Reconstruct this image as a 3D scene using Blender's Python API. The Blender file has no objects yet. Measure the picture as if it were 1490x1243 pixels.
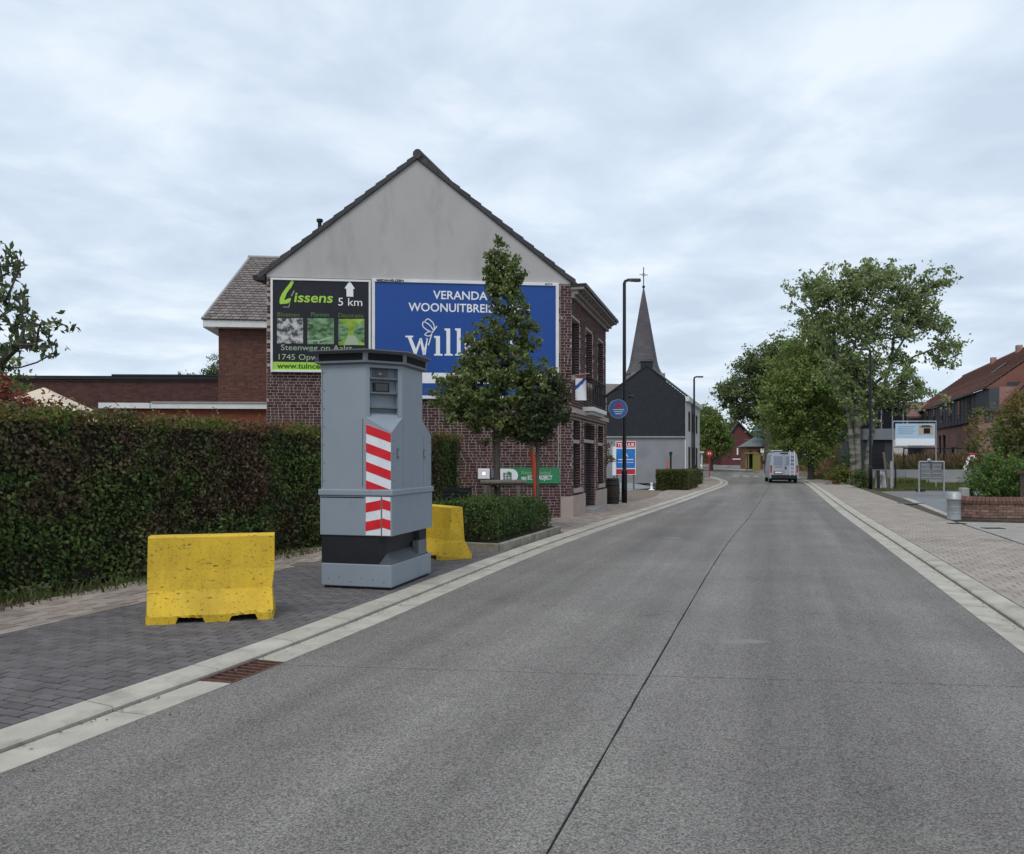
import bpy, math, random
import numpy as np
from mathutils import Vector, Matrix
random.seed(7); np.random.seed(7)
SC = bpy.context.scene
COL = SC.collection
R = math.radians

# ------------------------------------------------------------------ camera, sky, sun, exposure
EYE = 1.65; FPX = 1150.0; U0 = 745.0; V0 = 668.0
cam_d = bpy.data.cameras.new('camera'); cam = bpy.data.objects.new('camera', cam_d); COL.objects.link(cam)
cam.location = (0, 0, EYE); cam.rotation_euler = (R(90), 0, 0)
cam_d.sensor_width = 36; cam_d.lens = 36*FPX/1490; cam_d.shift_y = (V0-621.5)/1490
cam_d.clip_start = .05; cam_d.clip_end = 3000
SC.camera = cam
SC.view_settings.view_transform = 'Standard'; SC.view_settings.look = 'None'
SC.view_settings.gamma = 1; SC.view_settings.use_curve_mapping = False
SC.view_settings.exposure = 0.2
SUN_EL, SUN_ROT = 55, 200
w = bpy.data.worlds.new('World'); SC.world = w; w.use_nodes = True
nt = w.node_tree; N = nt.nodes; L_ = nt.links; N.clear()
def nn(tree, t, **k):
    n = tree.nodes.new(t)
    for a, b in k.items():
        if a.startswith('i_'): n.inputs[a[2:].replace('_', ' ')].default_value = b
        else: setattr(n, a, b)
    return n
out = nn(nt, 'ShaderNodeOutputWorld'); bg = nn(nt, 'ShaderNodeBackground'); bg.inputs['Strength'].default_value = .1
sky = nn(nt, 'ShaderNodeTexSky', sky_type='NISHITA', sun_disc=False)
sky.sun_elevation = R(SUN_EL); sky.sun_rotation = R(SUN_ROT); sky.air_density = 1; sky.dust_density = 2
tc = nn(nt, 'ShaderNodeTexCoord'); sep = nn(nt, 'ShaderNodeSeparateXYZ'); L_.new(tc.outputs['Generated'], sep.inputs[0])
mx = nn(nt, 'ShaderNodeMath', operation='MAXIMUM'); L_.new(sep.outputs['Z'], mx.inputs[0]); mx.inputs[1].default_value = 0.0
ad = nn(nt, 'ShaderNodeMath', operation='ADD'); L_.new(mx.outputs[0], ad.inputs[0]); ad.inputs[1].default_value = .16
dx = nn(nt, 'ShaderNodeMath', operation='DIVIDE'); dy = nn(nt, 'ShaderNodeMath', operation='DIVIDE')
L_.new(sep.outputs['X'], dx.inputs[0]); L_.new(ad.outputs[0], dx.inputs[1]); L_.new(sep.outputs['Y'], dy.inputs[0]); L_.new(ad.outputs[0], dy.inputs[1])
cmb = nn(nt, 'ShaderNodeCombineXYZ'); L_.new(dx.outputs[0], cmb.inputs[0]); L_.new(dy.outputs[0], cmb.inputs[1])
n1 = nn(nt, 'ShaderNodeTexNoise', i_Scale=2.3, i_Detail=8.0, i_Roughness=.54, i_Distortion=.25); L_.new(cmb.outputs[0], n1.inputs['Vector'])
n2 = nn(nt, 'ShaderNodeTexNoise', i_Scale=.7, i_Detail=4.0, i_Roughness=.5); L_.new(cmb.outputs[0], n2.inputs['Vector'])
r1 = nn(nt, 'ShaderNodeValToRGB'); L_.new(n1.outputs['Fac'], r1.inputs[0])
e = r1.color_ramp.elements; e[0].position = .36; e[0].color = (5.8, 6.75, 7.9, 1); e[1].position = .64; e[1].color = (8.1, 8.8, 9.5, 1)
m2 = e = r1.color_ramp.elements.new(.5); m2.color = (6.7, 7.65, 8.75, 1)
r2 = nn(nt, 'ShaderNodeValToRGB'); L_.new(n2.outputs['Fac'], r2.inputs[0])
r2.color_ramp.elements[0].position = .3; r2.color_ramp.elements[0].color = (.9, .915, .935, 1); r2.color_ramp.elements[1].position = .7; r2.color_ramp.elements[1].color = (1.04, 1.04, 1.04, 1)
mu = nn(nt, 'ShaderNodeMixRGB', blend_type='MULTIPLY'); mu.inputs[0].default_value = 1
L_.new(r1.outputs[0], mu.inputs[1]); L_.new(r2.outputs[0], mu.inputs[2])
mixs = nn(nt, 'ShaderNodeMixRGB'); mixs.inputs[0].default_value = .9
L_.new(sky.outputs[0], mixs.inputs[1]); L_.new(mu.outputs[0], mixs.inputs[2])
L_.new(mixs.outputs[0], bg.inputs['Color']); L_.new(bg.outputs[0], out.inputs[0])
sl = bpy.data.lights.new('sun', 'SUN'); sl.energy = 1.45; sl.angle = R(28); sl.color = (1, .96, .9)
so = bpy.data.objects.new('sun', sl); COL.objects.link(so); so.rotation_euler = (R(90-SUN_EL), 0, R(180-SUN_ROT)); so.location = (0, 0, 60)

# ------------------------------------------------------------------ helpers
def X(u, Y): return (u-U0)/FPX*Y
def Z(v, Y): return EYE-(v-V0)/FPX*Y
def GP(u, v): Y = EYE*FPX/(v-V0); return (X(u, Y), Y)
def gz(y): return max(0., y-75)*.016

def mat(name, c1, c2=None, scale=4., rough=.85, bump=0., bscale=60., isl=0., metal=0., dirt=None, dscale=1.2, damt=.5, stretch=(1, 1, 1), dstretch=(1, 1, 1), lo=.35, hi=.65, spec=.3, detail=6., emit=None, dlo=.5, dhi=.7):
    m = bpy.data.materials.new(name); m.use_nodes = True; t = m.node_tree; b = t.nodes['Principled BSDF']; l = t.links
    b.inputs['Roughness'].default_value = rough; b.inputs['Metallic'].default_value = metal
    b.inputs['Specular IOR Level'].default_value = spec
    geo = nn(t, 'ShaderNodeNewGeometry')
    def mapped(st):
        mp = nn(t, 'ShaderNodeMapping'); mp.inputs['Scale'].default_value = st; l.new(geo.outputs['Position'], mp.inputs[0]); return mp.outputs[0]
    col = nn(t, 'ShaderNodeRGB'); col.outputs[0].default_value = (*c1, 1); cur = col.outputs[0]
    if c2:
        no = nn(t, 'ShaderNodeTexNoise', i_Scale=scale, i_Detail=detail, i_Roughness=.6); l.new(mapped(stretch), no.inputs['Vector'])
        ra = nn(t, 'ShaderNodeMapRange'); ra.inputs[1].default_value = lo; ra.inputs[2].default_value = hi; l.new(no.outputs['Fac'], ra.inputs[0])
        mi = nn(t, 'ShaderNodeMixRGB'); l.new(ra.outputs[0], mi.inputs[0]); mi.inputs[1].default_value = (*c1, 1); mi.inputs[2].default_value = (*c2, 1); cur = mi.outputs[0]
    if dirt:
        no = nn(t, 'ShaderNodeTexNoise', i_Scale=dscale, i_Detail=9., i_Roughness=.68); l.new(mapped(dstretch), no.inputs['Vector'])
        ra = nn(t, 'ShaderNodeMapRange'); ra.inputs[1].default_value = dlo; ra.inputs[2].default_value = dhi; ra.inputs[4].default_value = damt; l.new(no.outputs['Fac'], ra.inputs[0])
        mi = nn(t, 'ShaderNodeMixRGB'); l.new(ra.outputs[0], mi.inputs[0]); l.new(cur, mi.inputs[1]); mi.inputs[2].default_value = (*dirt, 1); cur = mi.outputs[0]
    if isl:
        oi = nn(t, 'ShaderNodeObjectInfo')
        a = nn(t, 'ShaderNodeMath', operation='ADD'); l.new(geo.outputs['Random Per Island'], a.inputs[0]); l.new(oi.outputs['Random'], a.inputs[1])
        f = nn(t, 'ShaderNodeMath', operation='FRACT'); l.new(a.outputs[0], f.inputs[0])
        ra = nn(t, 'ShaderNodeMapRange'); ra.inputs[3].default_value = 1-isl; ra.inputs[4].default_value = 1+isl; l.new(f.outputs[0], ra.inputs[0])
        hs = nn(t, 'ShaderNodeHueSaturation'); l.new(ra.outputs[0], hs.inputs['Value']); l.new(cur, hs.inputs['Color']); cur = hs.outputs[0]
        f2 = nn(t, 'ShaderNodeMath', operation='MULTIPLY'); l.new(f.outputs[0], f2.inputs[0]); f2.inputs[1].default_value = 7.31
        f3 = nn(t, 'ShaderNodeMath', operation='FRACT'); l.new(f2.outputs[0], f3.inputs[0])
        r3 = nn(t, 'ShaderNodeMapRange'); r3.inputs[3].default_value = .5-isl*.05; r3.inputs[4].default_value = .5+isl*.05; l.new(f3.outputs[0], r3.inputs[0]); l.new(r3.outputs[0], hs.inputs['Hue'])
    l.new(cur, b.inputs['Base Color'])
    if bump:
        no = nn(t, 'ShaderNodeTexNoise', i_Scale=bscale, i_Detail=4.); l.new(geo.outputs['Position'], no.inputs['Vector'])
        bu = nn(t, 'ShaderNodeBump', i_Strength=bump, i_Distance=.01); l.new(no.outputs['Fac'], bu.inputs['Height']); l.new(bu.outputs[0], b.inputs['Normal'])
    if emit: b.inputs['Emission Color'].default_value = (*emit[:3], 1); b.inputs['Emission Strength'].default_value = emit[3]
    return m

def leafmat(name, c1, c2, scale=1.2, isl=.45, trans=.38, c3=None, s3=.6, lo3=.52, hi3=.62):
    m = mat(name, c1, c2, scale=scale, rough=.6, isl=isl, spec=.25, lo=.38, hi=.62, dirt=c3, dscale=s3, damt=.9, dlo=lo3, dhi=hi3)
    t = m.node_tree; l = t.links; b = t.nodes['Principled BSDF']; o = t.nodes['Material Output']
    tr = nn(t, 'ShaderNodeBsdfTranslucent'); mx = nn(t, 'ShaderNodeMixShader'); mx.inputs[0].default_value = trans
    l.new(b.inputs['Base Color'].links[0].from_socket, tr.inputs['Color']); l.new(b.outputs[0], mx.inputs[1]); l.new(tr.outputs[0], mx.inputs[2]); l.new(mx.outputs[0], o.inputs[0])
    return m

def glassmat(name, c, rough=.08, alpha=1.):
    m = mat(name, c, rough=rough, spec=.6); m.node_tree.nodes['Principled BSDF'].inputs['Alpha'].default_value = alpha; return m

class Fr:
    """a frame: origin o, direction d along, outward normal n (to the right of d)"""
    def __init__(s, o, d, out=None):
        s.o = Vector((o[0], o[1], o[2] if len(o) > 2 else 0)); s.d = Vector((d[0], d[1], 0)).normalized()
        s.n = Vector((s.d.y, -s.d.x, 0)) if out is None else Vector((out[0], out[1], 0)).normalized()
    def p(s, x, n, z): return s.o + s.d*x + s.n*n + Vector((0, 0, z))

class MB:
    def __init__(s): s.v = []; s.f = []; s.m = []; s.k = 0; s.sm = []
    def add(s, vs, fs, smooth=False):
        b = len(s.v); s.v += [tuple(v) for v in vs]
        for f in fs: s.f.append(tuple(b+i for i in f)); s.m.append(s.k); s.sm.append(smooth)
        return s
    def mi(s, k): s.k = k; return s
    def box(s, x0, x1, y0, y1, z0, z1):
        return s.hexa([(x0, y0, z0), (x1, y0, z0), (x1, y1, z0), (x0, y1, z0), (x0, y0, z1), (x1, y0, z1), (x1, y1, z1), (x0, y1, z1)])
    def hexa(s, p):
        return s.add(p, [(0, 3, 2, 1), (4, 5, 6, 7), (0, 1, 5, 4), (1, 2, 6, 5), (2, 3, 7, 6), (3, 0, 4, 7)])
    def fbox(s, F, x0, x1, n0, n1, z0, z1):
        p = [F.p(x0, n1, z0), F.p(x1, n1, z0), F.p(x1, n0, z0), F.p(x0, n0, z0), F.p(x0, n1, z1), F.p(x1, n1, z1), F.p(x1, n0, z1), F.p(x0, n0, z1)]
        return s.hexa(p)
    def quad(s, a, b, c, d): return s.add([a, b, c, d], [(0, 1, 2, 3)])
    def prism(s, pts, z0, z1, top=None):
        n = len(pts); tp = top or pts
        vs = [(p[0], p[1], z0) for p in pts]+[(p[0], p[1], z1) for p in tp]
        return s.add(vs, [tuple(range(n-1, -1, -1)), tuple(range(n, 2*n))]+[(i, (i+1) % n, n+(i+1) % n, n+i) for i in range(n)])
    def extr(s, F, pts, n0, n1):
        """polygon pts (x,z) in frame F between normals n0 (back) and n1 (front)"""
        n = len(pts); vs = [F.p(x, n1, z) for x, z in pts]+[F.p(x, n0, z) for x, z in pts]
        return s.add(vs, [tuple(range(n)), tuple(range(2*n-1, n-1, -1))]+[(i, n+i, n+(i+1) % n, (i+1) % n) for i in range(n)])
    def tube(s, pts, rad, seg=8, cap=True, smooth=True):
        pts = [Vector(p) for p in pts]; n = len(pts)
        if not hasattr(rad, '__len__'): rad = [rad]*n
        rings = []; prev = None
        for i, p in enumerate(pts):
            t = (pts[min(i+1, n-1)]-pts[max(i-1, 0)]).normalized()
            a = prev if prev is not None and abs(prev.dot(t)) < .95 else (Vector((1, 0, 0)) if abs(t.x) < .8 else Vector((0, 1, 0)))
            e1 = (a-t*a.dot(t)).normalized(); e2 = t.cross(e1); prev = e1
            rings.append([p+(e1*math.cos(2*math.pi*j/seg)+e2*math.sin(2*math.pi*j/seg))*rad[i] for j in range(seg)])
        vs = [v for r_ in rings for v in r_]; fs = []
        for i in range(n-1):
            for j in range(seg): fs.append((i*seg+j, i*seg+(j+1) % seg, (i+1)*seg+(j+1) % seg, (i+1)*seg+j))
        s.add(vs, fs, smooth)
        if cap: s.add(rings[0], [tuple(range(seg-1, -1, -1))]); s.add(rings[-1], [tuple(range(seg))])
        return s
    def lathe(s, c, prof, seg=20, smooth=True):
        vs = [(c[0]+r_*math.cos(2*math.pi*j/seg), c[1]+r_*math.sin(2*math.pi*j/seg), c[2]+z) for r_, z in prof for j in range(seg)]
        fs = [(i*seg+j, i*seg+(j+1) % seg, (i+1)*seg+(j+1) % seg, (i+1)*seg+j) for i in range(len(prof)-1) for j in range(seg)]
        fs += [tuple(range(seg-1, -1, -1)), tuple((len(prof)-1)*seg+j for j in range(seg))]
        return s.add(vs, fs, smooth)
    def build(s, name, mats, parent=None, bevel=0, **kw):
        me = bpy.data.meshes.new(name); me.from_pydata(s.v, [], s.f)
        for mm in (mats if isinstance(mats, (list, tuple)) else [mats]): me.materials.append(mm)
        me.polygons.foreach_set('material_index', s.m); me.polygons.foreach_set('use_smooth', s.sm); me.update()
        o = bpy.data.objects.new(name, me); COL.objects.link(o)
        if parent: o.parent = parent
        if bevel:
            b = o.modifiers.new('bevel', 'BEVEL'); b.width = bevel; b.segments = 2; b.limit_method = 'ANGLE'
        tag(o, **kw); return o

def tag(o, label=None, cat=None, group=None, kind=None):
    if label: o['label'] = label
    if cat: o['category'] = cat
    if group: o['group'] = group
    if kind: o['kind'] = kind
    return o
def empty(name, loc=(0, 0, 0), rz=0, **kw):
    o = bpy.data.objects.new(name, None); o.location = loc; o.rotation_euler = (0, 0, rz); o.empty_display_size = .2; COL.objects.link(o); return tag(o, **kw)
def npmesh(name, V, F4, material, parent=None, smooth=False, **kw):
    me = bpy.data.meshes.new(name); V = np.asarray(V, np.float32); F4 = np.asarray(F4, np.int32); k = F4.shape[1]
    me.vertices.add(len(V)); me.vertices.foreach_set('co', V.ravel()); me.loops.add(F4.size); me.loops.foreach_set('vertex_index', F4.ravel())
    me.polygons.add(len(F4)); me.polygons.foreach_set('loop_start', np.arange(len(F4), dtype=np.int32)*k)
    me.update(calc_edges=True); me.materials.append(material)
    o = bpy.data.objects.new(name, me); COL.objects.link(o)
    if parent: o.parent = parent
    return tag(o, **kw)
def leafgeo(C, size, up=.6, asp=.55, nrm=None, droop=0.):
    n = len(C); rs = np.random
    nv = rs.normal(size=(n, 3)); nv[:, 2] += up
    if nrm is not None: nv += nrm
    nv /= np.linalg.norm(nv, axis=1)[:, None]
    t = rs.normal(size=(n, 3)); t[:, 2] -= droop; t -= nv*(t*nv).sum(1)[:, None]; t /= np.linalg.norm(t, axis=1)[:, None]
    b = np.cross(nv, t); ln = size*rs.uniform(.6, 1.35, (n, 1)); wd = ln*asp
    V = np.stack([C-t*ln*.5, C-t*ln*.05+b*wd*.5+nv*ln*.07, C+t*ln*.5-nv*ln*.08, C-t*ln*.05-b*wd*.5+nv*ln*.07], 1).reshape(-1, 3)
    return V, np.arange(n*4).reshape(n, 4)
def vnoise(P, s=1., seed=0):
    """cheap smooth noise from sines, -1..1"""
    r_ = np.random.RandomState(seed); o = np.zeros(len(P))
    for k in range(5):
        d = r_.normal(size=3)*s*(1+.6*k); o += np.sin(P@d+r_.uniform(0, 6.3))/(1+.5*k)
    return o/2.2
def text(body, size, parent, loc, m, rz=0., ext=.001, align='LEFT', shear=0., off=0., sx=1., name='lettering', rot=None):
    cu = bpy.data.curves.new('txt', 'FONT'); cu.body = body; cu.size = size; cu.extrude = ext; cu.align_x = align; cu.shear = shear; cu.offset = off; cu.resolution_u = 3
    to = bpy.data.objects.new('txt', cu); COL.objects.link(to)
    dg = bpy.context.evaluated_depsgraph_get(); me = bpy.data.meshes.new_from_object(to.evaluated_get(dg)); bpy.data.objects.remove(to); bpy.data.curves.remove(cu)
    me.materials.clear(); me.materials.append(m)
    o = bpy.data.objects.new(name, me); COL.objects.link(o); o.parent = parent; o.location = loc; o.rotation_euler = rot or (R(90), 0, rz); o.scale = (sx, 1, 1); return o
def copy_tree(o, parent=None):
    c = o.copy(); COL.objects.link(c); c.parent = parent
    for ch in list(o.children): copy_tree(ch, c)
    return c

class Path:
    def __init__(s, pts, side):
        P = [Vector((a, b)) for a, b in pts]; Q = []
        for i in range(len(P)-1):
            p0 = P[max(i-1, 0)]; p1 = P[i]; p2 = P[i+1]; p3 = P[min(i+2, len(P)-1)]
            for k in range(8):
                t = k/8; Q.append(.5*((2*p1)+(p2-p0)*t+(2*p0-5*p1+4*p2-p3)*t*t+(-p0+3*p1-3*p2+p3)*t**3))
        Q.append(P[-1]); s.q = Q; s.side = side; s.c = [0]
        for i in range(1, len(Q)): s.c.append(s.c[-1]+(Q[i]-Q[i-1]).length)
        s.len = s.c[-1]
    def loc(s, d):
        d = min(max(d, 0), s.len-1e-4); i = 0
        import bisect
        i = min(max(bisect.bisect_right(s.c, d)-1, 0), len(s.q)-2)
        t = (d-s.c[i])/(s.c[i+1]-s.c[i]); return s.q[i].lerp(s.q[i+1], t), (s.q[i+1]-s.q[i]).normalized()
    def tan(s, d):
        a, _ = s.loc(d-.4); b, _ = s.loc(d+.4); return (b-a).normalized()
    def at(s, d, off):
        p, _ = s.loc(d); t = s.tan(d); n = Vector((-t.y, t.x))*s.side; q = p+n*off; return q
    def s_at_y(s, y):
        for i in range(1, len(s.q)):
            if s.q[i].y >= y: return s.c[i-1]+(y-s.q[i-1].y)/(s.q[i].y-s.q[i-1].y)*(s.c[i]-s.c[i-1])
        return s.len
    def x_at_y(s, y): return s.loc(s.s_at_y(y))[0].x
def ribbon(path, s0, s1, o0, o1, z, step=1., zf=None):
    m = MB(); n = max(2, int((s1-s0)/step)+1); vs = []
    for i in range(n):
        d = s0+(s1-s0)*i/(n-1); a = path.at(d, o0); b = path.at(d, o1); vs += [(a.x, a.y, z+gz(a.y)), (b.x, b.y, z+gz(b.y))]
    m.add(vs, [((2*i, 2*i+2, 2*i+3, 2*i+1) if path.side < 0 else (2*i, 2*i+1, 2*i+3, 2*i+2))[::-1] for i in range(n-1)]); return m

# ------------------------------------------------------------------ materials
M = {}
def roadmat():
    m = mat('road_concrete', (.139, .13, .122), (.178, .167, .156), scale=.45, rough=.9, spec=.2, detail=8, lo=.3, hi=.7, dirt=(.27, .255, .23), dscale=.35, damt=.3, dlo=.5, dhi=.75)
    t = m.node_tree; l = t.links; b = t.nodes['Principled BSDF']; cur = b.inputs['Base Color'].links[0].from_socket
    geo = nn(t, 'ShaderNodeNewGeometry')
    vo = nn(t, 'ShaderNodeTexVoronoi', i_Scale=120.); l.new(geo.outputs['Position'], vo.inputs['Vector'])
    sp = nn(t, 'ShaderNodeSeparateColor'); l.new(vo.outputs['Color'], sp.inputs[0])
    no = nn(t, 'ShaderNodeTexNoise', i_Scale=85., i_Detail=6., i_Roughness=.8); l.new(geo.outputs['Position'], no.inputs['Vector'])
    a = nn(t, 'ShaderNodeMapRange'); a.inputs[3].default_value = .5; a.inputs[4].default_value = 1.6; l.new(sp.outputs[0], a.inputs[0])
    a2 = nn(t, 'ShaderNodeMapRange'); a2.inputs[1].default_value = .3; a2.inputs[2].default_value = .7; a2.inputs[3].default_value = .6; a2.inputs[4].default_value = 1.4; l.new(no.outputs['Fac'], a2.inputs[0])
    mm = nn(t, 'ShaderNodeMath', operation='MULTIPLY'); l.new(a.outputs[0], mm.inputs[0]); l.new(a2.outputs[0], mm.inputs[1])
    # wheel worn bands and drip stains running along the carriageway
    mp = nn(t, 'ShaderNodeMapping'); mp.inputs['Rotation'].default_value = (0, 0, R(18.6)); l.new(geo.outputs['Position'], mp.inputs[0])
    mp2 = nn(t, 'ShaderNodeMapping'); mp2.inputs['Scale'].default_value = (1., .035, 1); l.new(mp.outputs[0], mp2.inputs[0])
    nb_ = nn(t, 'ShaderNodeTexNoise', i_Scale=1.1, i_Detail=5., i_Roughness=.6); l.new(mp2.outputs[0], nb_.inputs['Vector'])
    a3 = nn(t, 'ShaderNodeMapRange'); a3.inputs[1].default_value = .3; a3.inputs[2].default_value = .7; a3.inputs[3].default_value = .72; a3.inputs[4].default_value = 1.28; l.new(nb_.outputs['Fac'], a3.inputs[0])
    ns_ = nn(t, 'ShaderNodeTexNoise', i_Scale=1.7, i_Detail=7., i_Roughness=.65); l.new(geo.outputs['Position'], ns_.inputs['Vector'])
    a4 = nn(t, 'ShaderNodeMapRange'); a4.inputs[1].default_value = .62; a4.inputs[2].default_value = .74; a4.inputs[3].default_value = 1.; a4.inputs[4].default_value = .68; l.new(ns_.outputs['Fac'], a4.inputs[0])
    m3 = nn(t, 'ShaderNodeMath', operation='MULTIPLY'); l.new(a3.outputs[0], m3.inputs[0]); l.new(a4.outputs[0], m3.inputs[1])
    m4 = nn(t, 'ShaderNodeMath', operation='MULTIPLY'); l.new(mm.outputs[0], m4.inputs[0]); l.new(m3.outputs[0], m4.inputs[1])
    hs = nn(t, 'ShaderNodeHueSaturation'); l.new(m4.outputs[0], hs.inputs['Value']); l.new(cur, hs.inputs['Color']); l.new(hs.outputs[0], b.inputs['Base Color'])
    bu = nn(t, 'ShaderNodeBump', i_Strength=.5, i_Distance=.004); l.new(mm.outputs[0], bu.inputs['Height']); l.new(bu.outputs[0], b.inputs['Normal'])
    return m
M['road'] = roadmat()
M['tar'] = mat('joint_tar', (.018, .018, .018), rough=.8)
M['earth'] = mat('earth', (.05, .045, .03), (.09, .075, .05), scale=3, bump=.5)
M['field'] = mat('field_green', (.05, .07, .025), (.08, .085, .04), scale=.3)
M['kerb'] = mat('kerb_concrete', (.33, .31, .265), (.42, .395, .34), scale=2.5, rough=.9, isl=.07, bump=.3, bscale=120, dirt=(.17, .15, .12), dscale=3.2, damt=.65, dlo=.5, dhi=.74)
M['edging'] = mat('mossy_edging', (.17, .155, .13), (.27, .25, .21), scale=3, rough=.95, isl=.1, bump=.4, dirt=(.07, .075, .045), dscale=4, damt=.6)
M['paver'] = mat('dark_paver', (.098, .09, .092), (.125, .116, .116), scale=9, rough=.85, isl=.16, bump=.3, bscale=150, dirt=(.06, .058, .055), dscale=2, damt=.5)
M['joint'] = mat('joint_sand', (.022, .02, .018), (.04, .035, .03), scale=20)
M['tile'] = mat('beige_tile', (.23, .19, .165), (.3, .25, .215), scale=5, rough=.9, isl=.2, bump=.2, dirt=(.14, .125, .11), dscale=1.2, damt=.5)
M['tilep'] = mat('pink_tile', (.265, .23, .2), (.31, .275, .24), scale=1.5, rough=.9, isl=.09, bump=.2, dirt=(.16, .14, .12), dscale=.8, damt=.5)
M['pale'] = mat('pale_paving', (.25, .235, .21), (.31, .295, .265), scale=2, isl=.08, dirt=(.2, .19, .17), dscale=1.5)
M['slate_pav'] = mat('blue_grey_setts', (.14, .155, .175), (.19, .2, .215), scale=2, isl=.15)
M['asph'] = mat('asphalt_drive', (.14, .14, .145), (.17, .17, .17), scale=2, bump=.2)
M['mortar'] = mat('pink_mortar', (.34, .265, .25), (.4, .32, .305), scale=6, bump=.2)
M['brick'] = mat('dark_red_brick', (.05, .022, .022), (.08, .036, .034), scale=14, isl=.45, rough=.9, bump=.3, dirt=(.12, .08, .075), dscale=5, damt=.3)
M['brick2'] = mat('brown_red_brick', (.12, .045, .033), (.15, .06, .045), scale=8, isl=.25, rough=.9)
M['mortar2'] = mat('dark_mortar', (.1, .075, .068), (.13, .1, .09), scale=6)
M['render'] = mat('grey_render', (.375, .357, .353), (.405, .388, .383), scale=1.2, rough=.95, bump=.15, bscale=90, dirt=(.2, .185, .185), dscale=1.3, damt=.5, dstretch=(1, 1, .35), dlo=.52, dhi=.78, stretch=(1, 1, .4))
M['rtile'] = mat('dark_roof_tile', (.035, .035, .04), (.055, .053, .055), scale=5, isl=.2, rough=.6)
M['slate'] = mat('brown_slate', (.15, .125, .12), (.2, .175, .165), scale=3, isl=.22, rough=.8)
M['redtile'] = mat('red_roof_tile', (.17, .075, .058), (.21, .1, .075), scale=.8, isl=.14, rough=.8)
M['white'] = mat('white_paint', (.7, .7, .7), (.62, .62, .62), scale=3, rough=.5)
M['signwhite'] = mat('white_print', (.75, .76, .78), rough=.45)
M['stone'] = mat('pink_stone', (.33, .265, .23), (.4, .33, .29), scale=4, bump=.2, dirt=(.22, .17, .15), dscale=2)
M['bluestone'] = mat('grey_stone', (.28, .27, .26), (.34, .33, .32), scale=5, bump=.1)
M['wood'] = mat('weathered_wood', (.1, .085, .075), (.16, .14, .12), scale=6, stretch=(4, 4, .5), bump=.3)
M['corn'] = mat('cornice_paint', (.2, .17, .16), (.26, .225, .21), scale=4)
M['black'] = mat('black_metal', (.012, .013, .016), (.018, .019, .022), scale=4, rough=.5)
M['lampm'] = mat('lamp_black_paint', (.012, .013, .018), rough=.4)
M['glass'] = glassmat('window_glass', (.02, .022, .028), .05)
M['dark'] = mat('dark_void', (.008, .008, .009), rough=.9)
M['cab'] = mat('cabinet_grey_paint', (.215, .25, .29), (.232, .268, .308), scale=2, rough=.5, dirt=(.13, .135, .14), dscale=2.6, damt=.6, dlo=.58, dhi=.8, dstretch=(1, 1, .3), spec=.4)
M['cab2'] = mat('cabinet_roof_grey', (.12, .13, .15), (.14, .15, .17), scale=4, rough=.5)
M['red'] = mat('red_reflective', (.52, .012, .02), (.6, .02, .03), scale=9, rough=.4, dirt=(.3, .1, .1), dscale=12, damt=.4, dlo=.6, dhi=.7)
M['wrefl'] = mat('white_reflective', (.68, .7, .74), (.6, .62, .66), scale=7, rough=.4, dirt=(.4, .38, .36), dscale=14, damt=.5, dlo=.6, dhi=.7)
def yellowmat():
    m = mat('yellow_painted_concrete', (.56, .36, .024), (.66, .44, .034), scale=3, rough=.7, bump=.35, bscale=70, dirt=(.36, .24, .03), dscale=2.2, damt=.6, dlo=.42, dhi=.7, dstretch=(1, 1, .5))
    t = m.node_tree; l = t.links; b = t.nodes['Principled BSDF']; cur = b.inputs['Base Color'].links[0].from_socket; geo = nn(t, 'ShaderNodeNewGeometry')
    for sc, th, c in ((30., .655, (.13, .09, .03)), (9., .73, (.22, .14, .04)), (65., .665, (.16, .11, .03))):
        no = nn(t, 'ShaderNodeTexNoise', i_Scale=sc, i_Detail=6., i_Roughness=.6)
        mp = nn(t, 'ShaderNodeMapping'); mp.inputs['Scale'].default_value = (.6, .6, 1.2); l.new(geo.outputs['Position'], mp.inputs[0]); l.new(mp.outputs[0], no.inputs['Vector'])
        ra = nn(t, 'ShaderNodeMapRange'); ra.inputs[1].default_value = th-.05; ra.inputs[2].default_value = th; ra.inputs[4].default_value = .85; l.new(no.outputs['Fac'], ra.inputs[0])
        mi = nn(t, 'ShaderNodeMixRGB'); l.new(ra.outputs[0], mi.inputs[0]); l.new(cur, mi.inputs[1]); mi.inputs[2].default_value = (*c, 1); cur = mi.outputs[0]
    l.new(cur, b.inputs['Base Color']); return m
M['yellow'] = yellowmat()
M['rust'] = mat('rusty_iron', (.07, .032, .026), (.12, .06, .045), scale=25, rough=.8, bump=.3)
M['bark'] = mat('bark', (.06, .05, .045), (.1, .085, .07), scale=12, stretch=(1, 1, .3), bump=.6)
M['birch'] = mat('birch_bark', (.2, .19, .165), (.06, .058, .045), scale=2.2, lo=.42, hi=.58, stretch=(.6, .6, 1.6), bump=.4)
M['galv'] = mat('galvanised_steel', (.27, .285, .3), (.35, .365, .38), scale=6, rough=.5, metal=.3)
M['blue'] = mat('billboard_blue', (.012, .06, .26), (.014, .066, .28), scale=1.5, rough=.4)
M['navy'] = mat('billboard_black', (.009, .009, .014), (.013, .013, .02), scale=3, rough=.35)
M['lime'] = mat('lime_print', (.33, .56, .06), rough=.5)
M['limedk'] = mat('dark_green_print', (.02, .1, .01), rough=.5)
M['lettergreen'] = mat('dull_green_lettering', (.1, .17, .04), rough=.5)
M['palegreen'] = mat('pale_green_print', (.32, .4, .28), rough=.5)
M['greensign'] = mat('green_sign', (.03, .2, .085), (.034, .22, .095), scale=4, rough=.5)
M['orange'] = mat('red_orange_pole', (.72, .1, .03), (.62, .11, .05), scale=9, rough=.6)
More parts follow.
